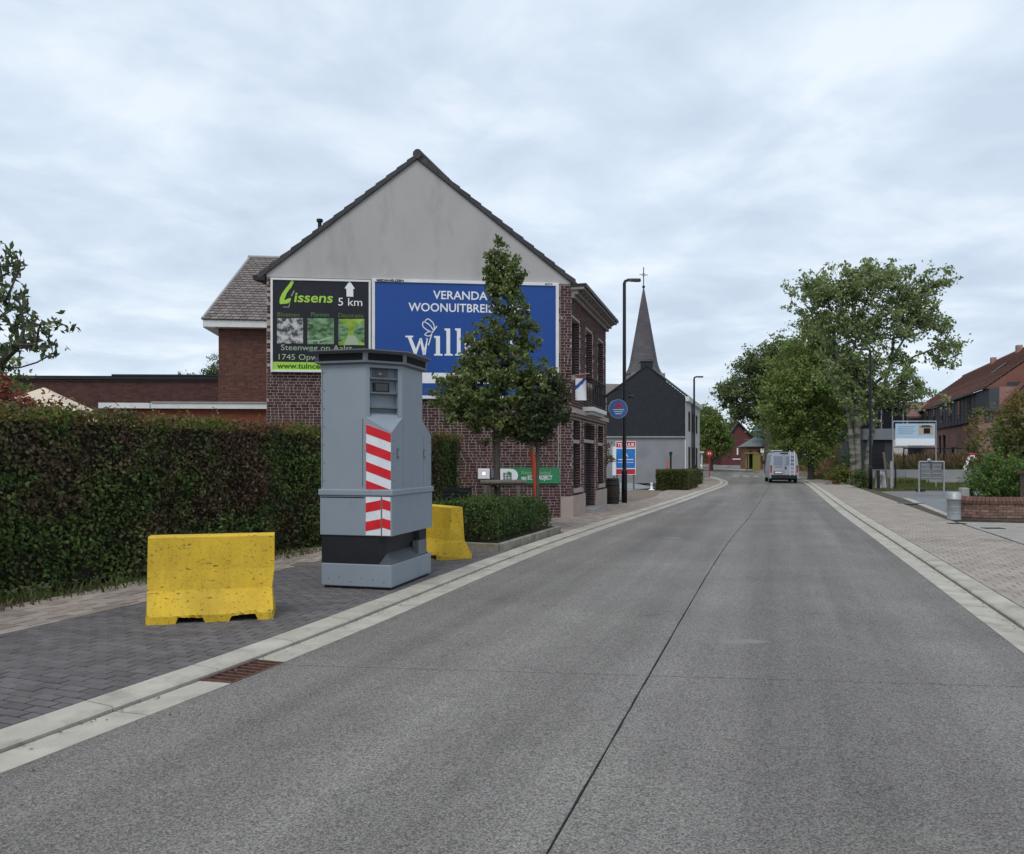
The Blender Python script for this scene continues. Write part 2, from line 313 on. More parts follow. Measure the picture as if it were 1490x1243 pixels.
M['asphaltdark'] = mat('road_far', (.17, .17, .172), (.2, .2, .2), scale=.4)

# ------------------------------------------------------------------ setting: ground, road, kerbs, pavements
PL = Path([(-4.8, -2), (-4.1, 0), (-2.68, 4.13), (-1.55, 7.28), (1.17, 15.8), (7.0, 31.6), (9.3, 38), (11.5, 44), (13.9, 51), (15.7, 57.5), (17.3, 65.4), (18.5, 72), (18.9, 77), (18.2, 81), (15, 84.5), (8, 88), (-6, 92)], 1)
PR = Path([(1.46, -2), (2.12, 0), (4.33, 6.68), (7.44, 16.2), (10.5, 25.6), (19.1, 51.3), (22.4, 62), (25.2, 74), (27, 86), (26, 100), (20, 112), (8, 122), (-10, 132)], -1)
PC = Path([(-1.61, -2), (-.95, 0), (.143, 3.3), (1.05, 6.04), (2.13, 9.3), (3.2, 12.5), (4.62, 16.6), (6.15, 20.8), (7.98, 26), (9.85, 31.3), (13.2, 41), (16.7, 51.2), (17.7, 54.2)], 1)
m = MB(); s = 30
xs = [-400, -100, -40, 0, 40, 100, 400]; ys = [-60, 0, 40, 75, 100, 130, 600]
m.add([(x, y, -.14+min(gz(y), 1.2)) for y in ys for x in xs], [(j*7+i, j*7+i+1, j*7+i+8, j*7+i+7) for j in range(6) for i in range(6)])
m.build('ground', M['field'], kind='structure')
m = MB(); ys = [53.7, 64, 75, 90, 110, 140]
m.add([(x, y, -.003+gz(y)) for y in ys for x in (-20, 45)], [(2*i, 2*i+1, 2*i+3, 2*i+2) for i in range(5)])
m.build('asphalt_square', M['road'], kind='structure')
road = empty('road', kind='structure')
m = MB(); n = 60; vs = []
for i in range(n+1):
    y = -2+55.6*i/n; vs += [(PL.x_at_y(y)-.02, y, -.015), (PR.x_at_y(y)+.02, y, -.015)]
m.add(vs, [(2*i, 2*i+1, 2*i+3, 2*i+2) for i in range(n)]); m.build('joint_bed', M['tar'], road)
# transverse joints: line through (x,y) with slope k
def cross_y(xf, c, k):
    y = c
    for _ in range(12): y = c+k*(xf(y)-1.0)
    return y
cuts = [-1.9, 6.02, 18.2, 30.4, 42.6, 54.9]; K = -.11
for a, b in ((PL, PC), (PC, PR)):
    for i in range(len(cuts)-1):
        g = .006
        def edge(path, off, jit):
            f = lambda y: path.x_at_y(y)+off
            y0 = cross_y(f, cuts[i], K)+g; y1 = cross_y(f, cuts[i+1], K)-g; k = 40
            return [(f(y0+(y1-y0)*t/k)+random.uniform(-jit, jit), y0+(y1-y0)*t/k) for t in range(k+1)]
        e0 = edge(a, .0075 if a is PC else 0, .003 if a is PC else 0); e1 = edge(b, -.0075 if b is PC else 0, .003 if b is PC else 0)
        m = MB(); nE = len(e0); vs = [(x, y, 0) for p in zip(e0, e1) for x, y in p]
        m.add(vs, [(2*j, 2*j+1, 2*j+3, 2*j+2) for j in range(nE-1)])
        for ee, fl in ((e0, 1), (e1, 0)):
            vs = [(x, y, z) for x, y in ee for z in (0, -.02)]; m.add(vs, [(2*j, 2*j+1, 2*j+3, 2*j+2)[::(1 if fl else -1)] for j in range(nE-1)])
        for ai, bi in ((0, 0), (-1, -1)): m.quad((*e0[ai], 0), (*e0[ai], -.02), (*e1[bi], -.02), (*e1[bi], 0))
        m.build('concrete_slab', M['road'], road)
# kerbs and gutters: each stone a part
GR0, GR1 = PL.s_at_y(5.8), PL.s_at_y(6.42)
for path, nm, send in ((PL, 'left', PL.len-3), (PR, 'right', PR.len-20)):
    gut = empty('gutter', kind='structure'); ker = empty('kerb', kind='structure')
    send = PL.s_at_y(76)+6 if path is PL else PR.s_at_y(100)
    s0 = .5
    while s0 < send:
        far = s0 > 58; ln = 1. if not far else 3.
        for kind in (0, 1):
            segs = [(s0+.006, s0+ln-.006)]
            if kind == 0 and path is PL: 
                segs = [(max(a, b0), min(b_, b1)) for a, b_ in segs for b0, b1 in ((-9, GR0), (GR1, 999)) if min(b_, b1)-max(a, b0) > .02]
            for a, b_ in segs:
                jz = random.uniform(-.0015, .0015); mm = MB()
                if kind == 0: prof = [(.004, -.1), (.004, .003), (.288, -.006), (.288, -.1)]
                else: prof = [(.31, -.1), (.31, .012), (.33, .026), (.553, .037), (.562, .031), (.562, -.1)]
                k = len(prof); A = [path.at(a, o) for o, _ in prof]; B = [path.at(b_, o) for o, _ in prof]
                vs = [(A[i].x, A[i].y, prof[i][1]+jz+gz(A[i].y)) for i in range(k)]+[(B[i].x, B[i].y, prof[i][1]+jz+gz(B[i].y)) for i in range(k)]
                mm.add(vs, [(i, i+1, k+i+1, k+i) for i in range(k-1)]+[tuple(range(k)), tuple(range(2*k-1, k-1, -1))])
                mm.build('gutter_stone' if kind == 0 else 'kerb_stone', M['kerb'], gut if kind == 0 else ker)
        s0 += ln
    ribbon(path, 0, send, .0, .59, -.045).build('kerb_bed', M['joint'], ker)
# drain grate
gr = empty('drain_grate', (PL.at((GR0+GR1)/2, .15).x, PL.at((GR0+GR1)/2, .15).y, 0), math.atan2(PL.tan(GR0).y, PL.tan(GR0).x), label='rusty iron drain grate set in the gutter beside the left kerb', cat='drain grate')
m = MB(); hl = (GR1-GR0)/2-.006
m.box(-hl, hl, .12, .145, -.05, .002).box(-hl, hl, -.145, -.12, -.05, .002).box(-hl, -hl+.02, -.12, .12, -.05, .002).box(hl-.02, hl, -.12, .12, -.05, .002); m.build('frame', M['rust'], gr)
for i in range(8):
    x = -hl+.055+i*(2*hl-.11)/7; MB().hexa([(x-.011, -.12, -.03), (x+.011, -.12, -.03), (x+.011, .12, -.03), (x-.011, .12, -.03), (x-.011, -.12, -.004), (x+.011, -.12, -.004), (x+.011, .12, -.004), (x-.011, .12, -.004)]).build('bar', M['rust'], gr)
MB().box(-hl, hl, -.145, .145, -.2, -.19).build('pit', M['dark'], gr)
# pieces laid along a path
def lay(path, s0, s1, o0, o1, pw, pl, gap, ztop, m_, parent, name, nmax, keep=lambda x, y: True, bond=.5, cross=True, sep=None):
    """pw: size along the path, pl: size across"""
    cand = []; r_ = 0; s_ = s0
    while s_ < s1:
        o = o0-(pl*bond if r_ % 2 else 0)
        while o < o1:
            a, b_ = max(o, o0), min(o+pl, o1)
            if b_-a > .03:
                c = path.at(s_+pw/2, (a+b_)/2)
                if keep(c.x, c.y): cand.append((c.x, c.y, b_-a-gap, math.atan2(path.tan(s_).y, path.tan(s_).x)))
            o += pl
        s_ += pw; r_ += 1
    def infr(c): return c[1] > .8 and abs(c[0]/c[1]*FPX) < 770 and EYE*FPX/c[1] < 590
    cand.sort(key=lambda c: (not infr(c), c[1])); meshes = {}
    def geo(mb, x, y, L, ang, w_, z0, z1, h=0):
        ca, sa = math.cos(ang), math.sin(ang); f = lambda a, b: (x+a*ca-b*sa, y+a*sa+b*ca)
        hw, hl = w_/2, L/2; e = .004
        lo_ = [f(-hw, -hl), f(hw, -hl), f(hw, hl), f(-hw, hl)]; hi_ = [f(-hw+e, -hl+e), f(hw-e, -hl+e), f(hw-e, hl-e), f(-hw+e, hl-e)]
        vs = [(*p, z0) for p in lo_]+[(*p, z1-e) for p in lo_]+[(*p, z1) for p in hi_]
        mb.add(vs, [(i, (i+1) % 4, 4+(i+1) % 4, 4+i) for i in range(4)]+[(4+i, 4+(i+1) % 4, 8+(i+1) % 4, 8+i) for i in range(4)]+[(8, 9, 10, 11)])
    rest = MB()
    for i, (x, y, L, ang) in enumerate(cand):
        jz = random.uniform(-.002, .002)
        if i < nmax and infr((x, y)):
            key = round(L, 2)
            if key not in meshes:
                mb = MB(); geo(mb, 0, 0, L, 0, pw-gap, -.05, 0); o = mb.build(name, m_, parent); meshes[key] = o.data
            else: o = bpy.data.objects.new(name, meshes[key]); COL.objects.link(o); o.parent = parent
            o.location = (x, y, ztop+jz); o.rotation_euler = (random.uniform(-.004, .004), random.uniform(-.004, .004), ang+random.uniform(-.006, .006))
        else: geo(rest, x, y, L, ang+random.uniform(-.004, .004), pw-gap, ztop-.05, ztop+jz)
    if rest.v: rest.build(name+'_field', m_, parent, kind='stuff')
PLANT0, PLANT1 = PL.s_at_y(13.6), PL.s_at_y(17.3)
bay = empty('parking_bay', kind='structure')
ribbon(PL, 0, PL.s_at_y(22), .56, 3.02, .018).build('sand_bed', M['joint'], bay)
lay(PL, .5, PLANT0+.05, .575, 3.0, .105, .21, .014, .032, M['paver'], bay, 'paver', 300)
lw = empty('left_pavement', kind='structure')
ribbon(PL, 0, PL.s_at_y(52), 3.0, 4.9, .017).build('sand_bed', M['joint'], lw)
def lkeep(x, y): return True
lay(PL, .5, PL.s_at_y(21.5), 3.01, 4.25, .30, .2, .026, .032, M['tile'], lw, 'paving_tile', 300)
ribbon(PL, PLANT1-.3, PL.s_at_y(72), .56, 2.6, .016).build('sand_bed', M['joint'], lw)
lay(PL, PLANT1+.05, PL.s_at_y(70), .575, 2.2, .30, .2, .009, .032, M['tile'], lw, 'far_paving_tile', 0)
lay(PL, PLANT0+.05, PLANT1+.1, 2.6, 3.0, .30, .2, .009, .032, M['tile'], lw, 'side_paving_tile', 0)
rw = empty('right_pavement', kind='structure')
ribbon(PR, 0, PR.s_at_y(98), .56, 2.6, .016).build('sand_bed', M['joint'], rw)
lay(PR, 3, PR.s_at_y(62), .575, 2.5, .22, .22, .012, .032, M['tilep'], rw, 'paving_tile', 300)
ribbon(PR, PR.s_at_y(60), PR.s_at_y(98), .57, 2.55, .034).build('far_pavement', M['tilep'], kind='structure')
# right hand side ground
ribbon(PR, 0, PR.s_at_y(21.7), 2.52, 12, .012).build('driveway_bed', M['joint'], kind='structure')
dw = empty('driveway', kind='structure')
lay(PR, 4, PR.s_at_y(20.9), 2.56, 9.0, .4, .4, .008, .03, M['pale'], dw, 'paving_slab', 250)
m = MB(); m.prism([(11.6, 22), (13.2, 20.9), (30, 20), (45, 40), (35, 60), (24, 60), (15.5, 33)], -.05, .01); m.build('soil', M['earth'], kind='structure')
m = MB(); m.prism([(12.5, 22.6), (15.0, 22.9), (21, 31), (16.2, 32.5)], -.05, .028); m.build('sett_apron', M['slate_pav'], kind='structure')
m = MB(); m.prism([(12.4, 22.6), (12.62, 22.6), (16.35, 32.55), (16.2, 32.8)], -.05, .036); m.build('apron_edge', M['kerb'], kind='structure')
m = MB(); m.prism([(15.9, 32.0), (16.6, 31.6), (21.1, 30.9), (36, 29.5), (40, 38), (27, 39.5), (21, 40.2), (18.4, 39.5)], -.05, .022); m.build('asphalt_drive', M['asph'], kind='structure')
def grass_patch(name, poly, h, dens, m_, label, cat, zb=.04, zf=None, seed=1):
    rs = np.random.RandomState(seed); P = np.array(poly); mn, mx_ = P.min(0), P.max(0); n = int(dens*(mx_-mn).prod())
    q = rs.uniform(mn, mx_, (n, 2)); ins = np.zeros(n, bool); j = len(P)-1
    for i in range(len(P)):
        xi, yi = P[i]; xj, yj = P[j]; c = ((yi > q[:, 1]) != (yj > q[:, 1])) & (q[:, 0] < (xj-xi)*(q[:, 1]-yi)/(yj-yi+1e-9)+xi); ins ^= c; j = i
    q = q[ins]; n = len(q); z = np.full(n, zb) if zf is None else zf(q[:, 0], q[:, 1])
    hh = h*rs.uniform(.4, 1.2, n); an = rs.uniform(0, 6.28, n); wd = .12*hh+.006
    bx = np.stack([np.cos(an)*wd, np.sin(an)*wd, 0*an], 1); ln = np.stack([rs.normal(size=n)*hh*.35, rs.normal(size=n)*hh*.35, hh], 1)
    b = np.column_stack([q, z-.01]); V = np.stack([b-bx, b+bx, b+ln], 1).reshape(-1, 3)
    return npmesh(name, V, np.arange(n*3).reshape(n, 3), m_, kind='stuff', label=label, cat=None)
M['grass'] = leafmat('grass_blade', (.075, .105, .025), (.13, .14, .045), scale=2, isl=.35)
M['drygrass'] = leafmat('dry_grass', (.26, .17, .08), (.2, .16, .08), scale=1, isl=.35)
grass_patch('grass', [(18.6, 39.8), (21, 40.5), (27, 40), (42, 38.5), (44, 50), (24, 53), (20.3, 46)], .13, 160, M['grass'], 'short green grass verge beyond the asphalt drive', '')
grass_patch('weeds', [(-6.6, 7.3), (-6.0, 7.2), (-3.6, 13.8), (-4.0, 14.2)], .1, 260, M['grass'], 'thin weeds growing along the foot of the hedge', '')

# ------------------------------------------------------------------ the brick house with the advertising gable
GL = (-6.54, 21.07); GR_ = (1.64, 21.95); FC = (3.28, 27.7)
house = empty('brick_house', (GL[0], GL[1], 0), label='brick house with a grey rendered gable carrying the two advertising boards', cat='house')
def loc(p): return (p[0]-GL[0], p[1]-GL[1])
FG = Fr((0, 0), loc(GR_)); FG.L = Vector(loc(GR_)).length
FF = Fr(loc(GR_), (FC[0]-GR_[0], FC[1]-GR_[1])); FF.L = math.hypot(FC[0]-GR_[0], FC[1]-GR_[1])
BK = (FC[0]-GR_[0], FC[1]-GR_[1])
def wuv(F, u, v, base=GL):
    """pixel ray against the vertical plane of frame F -> (distance along, height)"""
    k = (u-U0)/FPX; ox, oy = F.o.x+base[0], F.o.y+base[1]
    s = (k*oy-ox)/(F.d.x-k*F.d.y); Y = oy+s*F.d.y; return s, EYE-(v-V0)/FPX*Y
EV = 6.52; PKS, PKZ = wuv(FG, 607, 233)
LG = FG.L
# wall shells
m = MB(); m.extr(FG, [(0, 0), (LG, 0), (LG, EV), (PKS, PKZ-.05), (0, EV)], -.3, 0); m.build('wall', M['mortar'], house)
WINU = [(831.8, 843, 468, 553.6), (852.8, 861.8, 486, 560), (870.2, 877.8, 501.4, 566.7)]
WING = [(834, 844.5, 608, 714), (850, 865.5, 615, 738), (870, 878, 622, 708)]
def fr_(r): a, z1 = wuv(FF, r[0], r[2]); b, z0 = wuv(FF, r[1], r[3]); return a, b, z0, z1
up = [(fr_(r)[0], fr_(r)[1], 3.98, 5.62) for r in WINU]
gd = [(fr_(WING[0])[0], fr_(WING[0])[1], .82, 2.78), (fr_(WING[1])[0], fr_(WING[1])[1], .08, 2.78), (fr_(WING[2])[0], fr_(WING[2])[1], .82, 2.78)]
holes = up+gd
def wall_with_holes(mb, F, x0, x1, z0, z1, hs, n0=-.3, n1=0):
    xs_ = sorted({x0, x1, *[h[0] for h in hs], *[h[1] for h in hs]}); zs_ = sorted({z0, z1, *[h[2] for h in hs], *[h[3] for h in hs]})
    for i in range(len(xs_)-1):
        for j in range(len(zs_)-1):
            cx, cz = (xs_[i]+xs_[i+1])/2, (zs_[j]+zs_[j+1])/2
            if not any(h[0] < cx < h[1] and h[2] < cz < h[3] for h in hs): mb.fbox(F, xs_[i], xs_[i+1], n0, n1, zs_[j], zs_[j+1])
m = MB(); wall_with_holes(m, FF, 0, FF.L, 0, EV-.1, holes, -.3, 0); m.build('front_wall', M['mortar'], house)
# bricks
def bricks(F, x0, x1, z0, z1, skip, ch=.078, proud=.012, wob=.0015, sl=.205, hl=.1, j=.021, seed=3):
    rs = random.Random(seed); res = []; k = int(round((z1-z0)/ch))
    for r_ in range(k):
        z = z0+r_*ch; x = x0-(rs.random()*.1 if r_ % 2 else 0); a = 0
        while x < x1-.03:
            L_b = sl if (a+r_) % 2 else hl
            if rs.random() < .12: L_b = sl if L_b == hl else hl
            a += 1; xa, xb = max(x, x0), min(x+L_b, x1); x += L_b+0
            if xb-xa < .05: continue
            if any(s_[0]-.02 < xb-j/2 and s_[1]+.02 > xa+j/2 and s_[2]-.0 < z+ch-j and s_[3] > z+j*.2 for s_ in skip): 
                continue
            res.append((xa+j/2, xb-j/2, z, z+ch-j, proud+rs.uniform(-wob, wob)))
    return res
s1, zt = wuv(FG, 395, 403); s2, zb_ = wuv(FG, 540, 542); b1, bt = wuv(FG, 541.5, 402.5); b2, _ = wuv(FG, 812, 413)
SIGZ = 6.46
lo1 = wuv(FG, 400, 542)[1]; lo2 = 3.28
g1, gt = wuv(FG, 727, 680.5); g2, gb = wuv(FG, 813, 703.5)
PX0 = wuv(FG, 815.5, 700)[0]
skips = [(s1+.04, s2-.04, lo1+.04, 9), (b1+.04, b2-.04, lo2+.04, 9), (g1+.03, g2-.03, gb+.03, gt-.03)]
bl = bricks(FG, 0, PX0-.003, 0, 6.44, skips, seed=5)
def score(b):  # visible lower right part first
    x, z = b[0], b[2]; return abs(z-1.6)*.8+abs(x-6.2) + (6 if x < 4.6 else 0)
bl.sort(key=score)
meshes = {}; rest = MB()
for i, (xa, xb, za, zb2, pr) in enumerate(bl):
    if i < 290:
        key = round(xb-xa, 2)
        if key not in meshes:
            mb = MB(); h = (xb-xa)/2; mb.box(-h, h, 0, .02, 0, .057); o = mb.build('brick', M['brick'], house); meshes[key] = o.data
        else: o = bpy.data.objects.new('brick', meshes[key]); COL.objects.link(o); o.parent = house
        c = FG.p((xa+xb)/2, pr, za); o.location = c; o.rotation_euler = (0, 0, math.atan2(FG.d.y, FG.d.x))
    else: rest.fbox(FG, xa, xb, -.003, pr, za, zb2)
for b in bricks(FG, PX0, LG+.012, .62, 6.44, [], seed=9): rest.fbox(FG, b[0], b[1], -.003, .045+b[4], b[2], b[3])
MB().fbox(FG, PX0+.01, LG+.004, -.003, .045, .6, 6.46).build('corner_pier', M['mortar'], house)
rest.build('gable_brickwork', M['brick'], house, kind='stuff')
rest = MB()
for b in bricks(FF, .02, FF.L, .62, EV-.2, [(h[0], h[1], h[2]-.14, h[3]) for h in holes]+[(-1, 9, 2.9, 3.06)], seed=11): rest.fbox(FF, b[0], b[1], -.003, b[4], b[2], b[3])
for h in holes:   # brick reveals
    for z in np.arange(h[2], h[3]-.06, .078):
        for xx, dd in ((h[0], .006), (h[1]-.006, .006)): rest.fbox(FF, xx, xx+dd, -.2, -.005, z, z+.062)
rest.build('front_brickwork', M['brick'], house, kind='stuff')
# render on the gable top
m = MB(); m.extr(FG, [(-.0, 6.5), (LG, 6.5), (LG, EV+.06), (PKS, PKZ), (0, EV+.06)], -.02, .03); m.build('rendered_gable', M['render'], house)
# roof planes, verge tiles
up_n = Vector((0, 0, 1))
def roofplane(F, x0, z0, x1, z1, n0, n1, th, mb):
    a = F.p(x0, n1, z0); b = F.p(x1, n1, z1); c = F.p(x1, n0, z1); d = F.p(x0, n0, z0); t = Vector((0, 0, th))
    mb.hexa([a, b, c, d, a+t, b+t, c+t, d+t])
# house depth direction follows the front wall; roof planes as skewed slabs
dv = Vector((BK[0], BK[1], 0))
def skewroof(mb, xa, za, xb, zb, th, n1=.06, skip=0):
    a = FG.p(xa, n1, za); b = FG.p(xb, n1, zb); t = Vector((0, 0, th)); c, d = b+dv*1.02, a+dv*1.02
    mb.hexa([a, b, c, d, a+t, b+t, c+t, d+t])
m = MB(); skewroof(m, -.16, EV-.03, PKS, PKZ+.06, .07); skewroof(m, LG+.1, EV-.0, PKS, PKZ+.06, .07); m.build('roof', M['rtile'], house)
for xa, za, xb, zb in ((-.2, EV-.0, PKS, PKZ+.1), (LG+.12, EV+.02, PKS, PKZ+.1)):
    n = 15
    for i in range(n):
        f0, f1 = i/n, (i+1.12)/n; x0, x1 = xa+(xb-xa)*f0, xa+(xb-xa)*min(f1, 1); z0, z1 = za+(zb-za)*f0, za+(zb-za)*min(f1, 1)
        mb = MB(); P = [(x0, z0-.1), (x0, z0+.085), (x1, z1+.045), (x1, z1-.1)]
        if xb < xa: P = P[::-1]
        mb.extr(FG, P, -.22, .09); mb.build('verge_tile', M['rtile'], house, bevel=.012)
m = MB(); c = FG.p(PKS, .12, PKZ+.13); m.tube([c, c+dv*1.02], .13, 12); m.build('ridge_tile', M['rtile'], house)
c = FG.p(1.28, -.8, 7.3); MB().tube([c, c+Vector((0, 0, .95))], .055, 10).tube([c+Vector((0, 0, .95)), c+Vector((0, 0, 1.02))], .09, 10).build('flue_pipe', M['black'], house)
# rear wall + left eave
m = MB(); a = FG.p(0.01, 0, 0)+dv*.07; b = a+dv*.93; m.hexa([a, b, b+Vector((.3, 0, 0)), a+Vector((.3, 0, 0)), a+up_n*EV, b+up_n*EV, b+Vector((.3, 0, EV)), a+Vector((.3, 0, EV))]); m.build('side_wall', M['mortar'], house)
m = MB(); a = FG.p(0, 0, 0)+dv; b = FG.p(LG, 0, 0)+dv; q = FG.p(PKS, 0, PKZ)+dv; t = dv.normalized()*-.2
m.add([a, b, b+up_n*EV, q, a+up_n*EV, a+t, b+t, b+t+up_n*EV, q+t, a+t+up_n*EV], [(4, 3, 2, 1, 0), (5, 6, 7, 8, 9)]); m.build('back_wall', M['brick2'], house)
m = MB(); a = FG.p(-.34, .08, EV-.12); m.hexa([a, a+Vector((.3, .03, 0)), a+Vector((.3, .03, 0))+dv, a+dv, a+up_n*.13, a+Vector((.3, .03, .13)), a+Vector((.3, .03, .13))+dv, a+dv+up_n*.13]); m.build('gutter', M['black'], house)
# cornice on the front
for n0, n1, z0, z1, mm in ((0, .1, 6.12, 6.22, 'corn'), (0, .2, 6.22, 6.34, 'corn'), (0, .38, 6.34, 6.4, 'corn'), (.0, .44, 6.4, 6.5, 'black')):
    MB().fbox(FF, -.02-.04*(n1 > .3), FF.L+.12, n0, n1, z0, z1).build('cornice', M[mm], house)
for i in range(14): x = .2+i*.43; MB().fbox(FF, x, x+.08, .2, .3, 6.27, 6.34).build('bracket', M['corn'], house)
# plinth
for i in range(4):
    x0 = PX0-.0 if i == 0 else 0; 
for (x0, x1) in ((0, gd[1][0]-.01), (gd[1][1]+.01, FF.L+.01)): MB().fbox(FF, x0, x1, -.1, .05, 0, .62).build('plinth', M['stone'], house, bevel=.01)
MB().fbox(FG, PX0+.003, LG+.0485, -.1, .062, 0, .61).build('plinth', M['stone'], house)
MB().fbox(FF, 0, FF.L, 0, .12, 2.93, 3.06).build('string_course', M['stone'], house)
# windows
M['frame'] = mat('dark_frame', (.05, .035, .03), (.07, .05, .04), scale=8, rough=.5)
M['curtain'] = mat('pale_curtain', (.35, .34, .33), (.28, .27, .27), scale=6, stretch=(6, 6, .4))
def window(F, x0, x1, z0, z1, parent, n=-.14, sill=True, trans=None, fm='frame', bars=1, sillm='stone', name='window'):
    f = MB(); w_ = .055
    f.fbox(F, x0, x0+w_, n-.05, n, z0, z1).fbox(F, x1-w_, x1, n-.05, n, z0, z1).fbox(F, x0+w_, x1-w_, n-.05, n, z0, z0+w_).fbox(F, x0+w_, x1-w_, n-.05, n, z1-w_, z1)
    for k in range(bars): c_ = x0+(x1-x0)*(k+1)/(bars+1); f.fbox(F, c_-.025, c_+.025, n-.05, n+.006, z0+w_, z1-w_)
    o = f.build(name, M[fm], parent)
    MB().fbox(F, x0+w_*.5, x1-w_*.5, n-.03, n-.025, z0+w_*.5, z1-w_*.5).build('pane', M['glass'], o)
    MB().fbox(F, x0, x1, n-.09, n-.085, z0+(z1-z0)*.35, z1).build('curtain', M['curtain'], o)
    if sill: MB().fbox(F, x0-.06, x1+.06, -.14, .06, z0-.13, z0-.0).build('sill', M[sillm], o)
    if trans: MB().fbox(F, x0-.0, x1+.0, n, -.02, trans, trans+.1).build('transom', M['stone'], o)
    return o
for h in up: window(FF, *h, house)
window(FF, *gd[0], house, trans=2.1); window(FF, *gd[2], house, trans=2.1)
f = window(FF, *gd[1], house, sill=False, trans=2.15, name='door', bars=1)
MB().fbox(FF, gd[1][0]-.03, gd[1][1]+.03, -.3, .3, 0, .14).build('doorstep', M['bluestone'], house)
MB().fbox(FF, gd[1][0]-.3, gd[1][1]+.3, .0, .34, 3.08, 3.2).build('balcony_slab', M['white'], house)
MB().fbox(FF, gd[1][0]-.26, gd[1][1]+.26, .125, .28, 2.97, 3.077).build('balcony_beam', M['bluestone'], house)
ir = MB(); x0, x1 = gd[1][0]-.26, gd[1][1]+.26
for k in range(15):
    x = x0+(x1-x0)*k/14; ir.tube([FF.p(x, .3, 3.2), FF.p(x, .3, 4.02)], .011, 5)
    if k % 2: ir.tube([FF.p(x-.05, .31, 3.4+.1*math.sin(k)), FF.p(x+.06, .32, 3.6), FF.p(x-.02, .31, 3.85)], .016, 5)
ir.tube([FF.p(x0, .3, 4.03), FF.p(x1, .3, 4.03)], .02, 6).tube([FF.p(x0, .3, 3.26), FF.p(x1, .3, 3.26)], .013, 6)
for x in (x0, x1):
    ir.tube([FF.p(x, .3, 4.03), FF.p(x, 0, 4.03)], .018, 6)
    for k in range(3): ir.tube([FF.p(x, .06+.08*k, 3.2), FF.p(x, .06+.08*k, 4.03)], .01, 5)
ir.build('balcony_railing', M['black'], house)
# flag hung from the balcony's near side
F3 = [mat('flag_white', (.68, .69, .72)), mat('flag_blue', (.03, .08, .3)), mat('flag_red', (.3, .08, .08))]
fa, fz = wuv(FF, 839, 590)
fl = empty('hanging_flag', tuple(Vector((GL[0], GL[1], 0))+FF.p(.35, 0, 3.25)), label='white flag with a blue stripe hanging beside the brick house balcony', cat='flag')
m = MB(); nx, nz = 18, 36
FL = Fr((0, 0), (FF.n.x, FF.n.y))
for i in range(nx):
    for jx in range(nz):
        x0, x1 = .06+.3*i/nx, .06+.3*(i+1)/nx; z0, z1 = .05+.7*jx/nz, .05+.7*(jx+1)/nz; wv = lambda x, z: .05*math.sin(14*x+3*z)
        d = (x0-.06)/.5*.5+(z0-.05)/.85; m.mi(2 if z0 > .66 else (1 if .33 < z0-(x0-.06)*1.0 < .46 else 0))
        m.add([FL.p(a, wv(a, b), b) for a, b in ((x0, z0), (x1, z0), (x1, z1), (x0, z1))], [(0, 1, 2, 3)], True)
m.build('cloth', F3, fl)
MB().tube([(0, 0, .76), FL.p(.45, 0, .8)], .014, 6).build('flagpole', M['bluestone'], fl)
# lantern arm at the far corner
lm = empty('wall_lantern', tuple(Vector((GL[0], GL[1], 0))+FF.p(FF.L-.5, .02, 3.75)), label='black swan neck lamp arm on the far corner of the brick house', cat='wall lamp')
m = MB(); pts = [FL.p(.0, 0, .0), FL.p(.3, 0, .22), FL.p(.6, 0, .3), FL.p(.85, 0, .22), FL.p(.95, 0, .1)]; m.tube(pts, .018, 6); m.build('arm', M['black'], lm)
m = MB(); c = FL.p(.95, 0, 0); m.lathe(c, [(.12, -.02), (.1, .04), (.03, .1)], 12); m.build('lamp_shade', M['black'], lm)
# conduit on gable
xs_, _ = wuv(FG, 812.3, 700); MB().tube([FG.p(xs_, .03, .9), FG.p(xs_, .03, 2.95)], .016, 6).build('conduit', M['bluestone'], house)

# round sign on the corner
rs_ = empty('round_sign', tuple(Vector((GL[0], GL[1], 0))+FF.p(FF.L-.08, .02, 3.4)), label='round blue pub sign with a red bird on the far corner of the brick house', cat='sign')
cx_, Yc = .72, 0
FS = Fr(FL.p(.0, 0, 0), (1, .12))
cc = Vector((.43, .04, 0)); FS = Fr((cc.x, cc.y, 0), (1, .1))
def disc(F, r_, n0, n1, name, mm, par, cx0=0, cz0=0, seg=32, rx=1):
    m = MB(); m.extr(F, [(cx0+rx*r_*math.cos(-2*math.pi*k/seg), cz0+r_*math.sin(-2*math.pi*k/seg)) for k in range(seg)], n0, n1); return m.build(name, mm, par)
M['signblue'] = mat('sign_blue', (.04, .12, .32), (.05, .15, .38), scale=3, rough=.4)
disc(FS, .335, -.06, .055, 'rim', M['galv'], rs_); disc(FS, .315, .0, .06, 'face', M['signblue'], rs_)
m = MB(); m.extr(FS, [(-.14, .1), (-.05, .05), (.1, .06), (.16, .12), (.1, .13), (.14, .2), (.02, .15), (0, .24), (-.06, .16)][::-1], .06, .064); m.build('emblem', M['red'], rs_)
for dz, sx_ in ((-.03, .2), (-.1, .16), (-.17, .11)): MB().fbox(FS, -sx_, sx_, .06, .064, dz-.012, dz+.012).build('lettering', M['signwhite'], rs_)
for dz in (.18, -.18): MB().tube([(0, 0, dz), (.15, .02, dz)], .02, 6).build('bracket', M['black'], rs_)

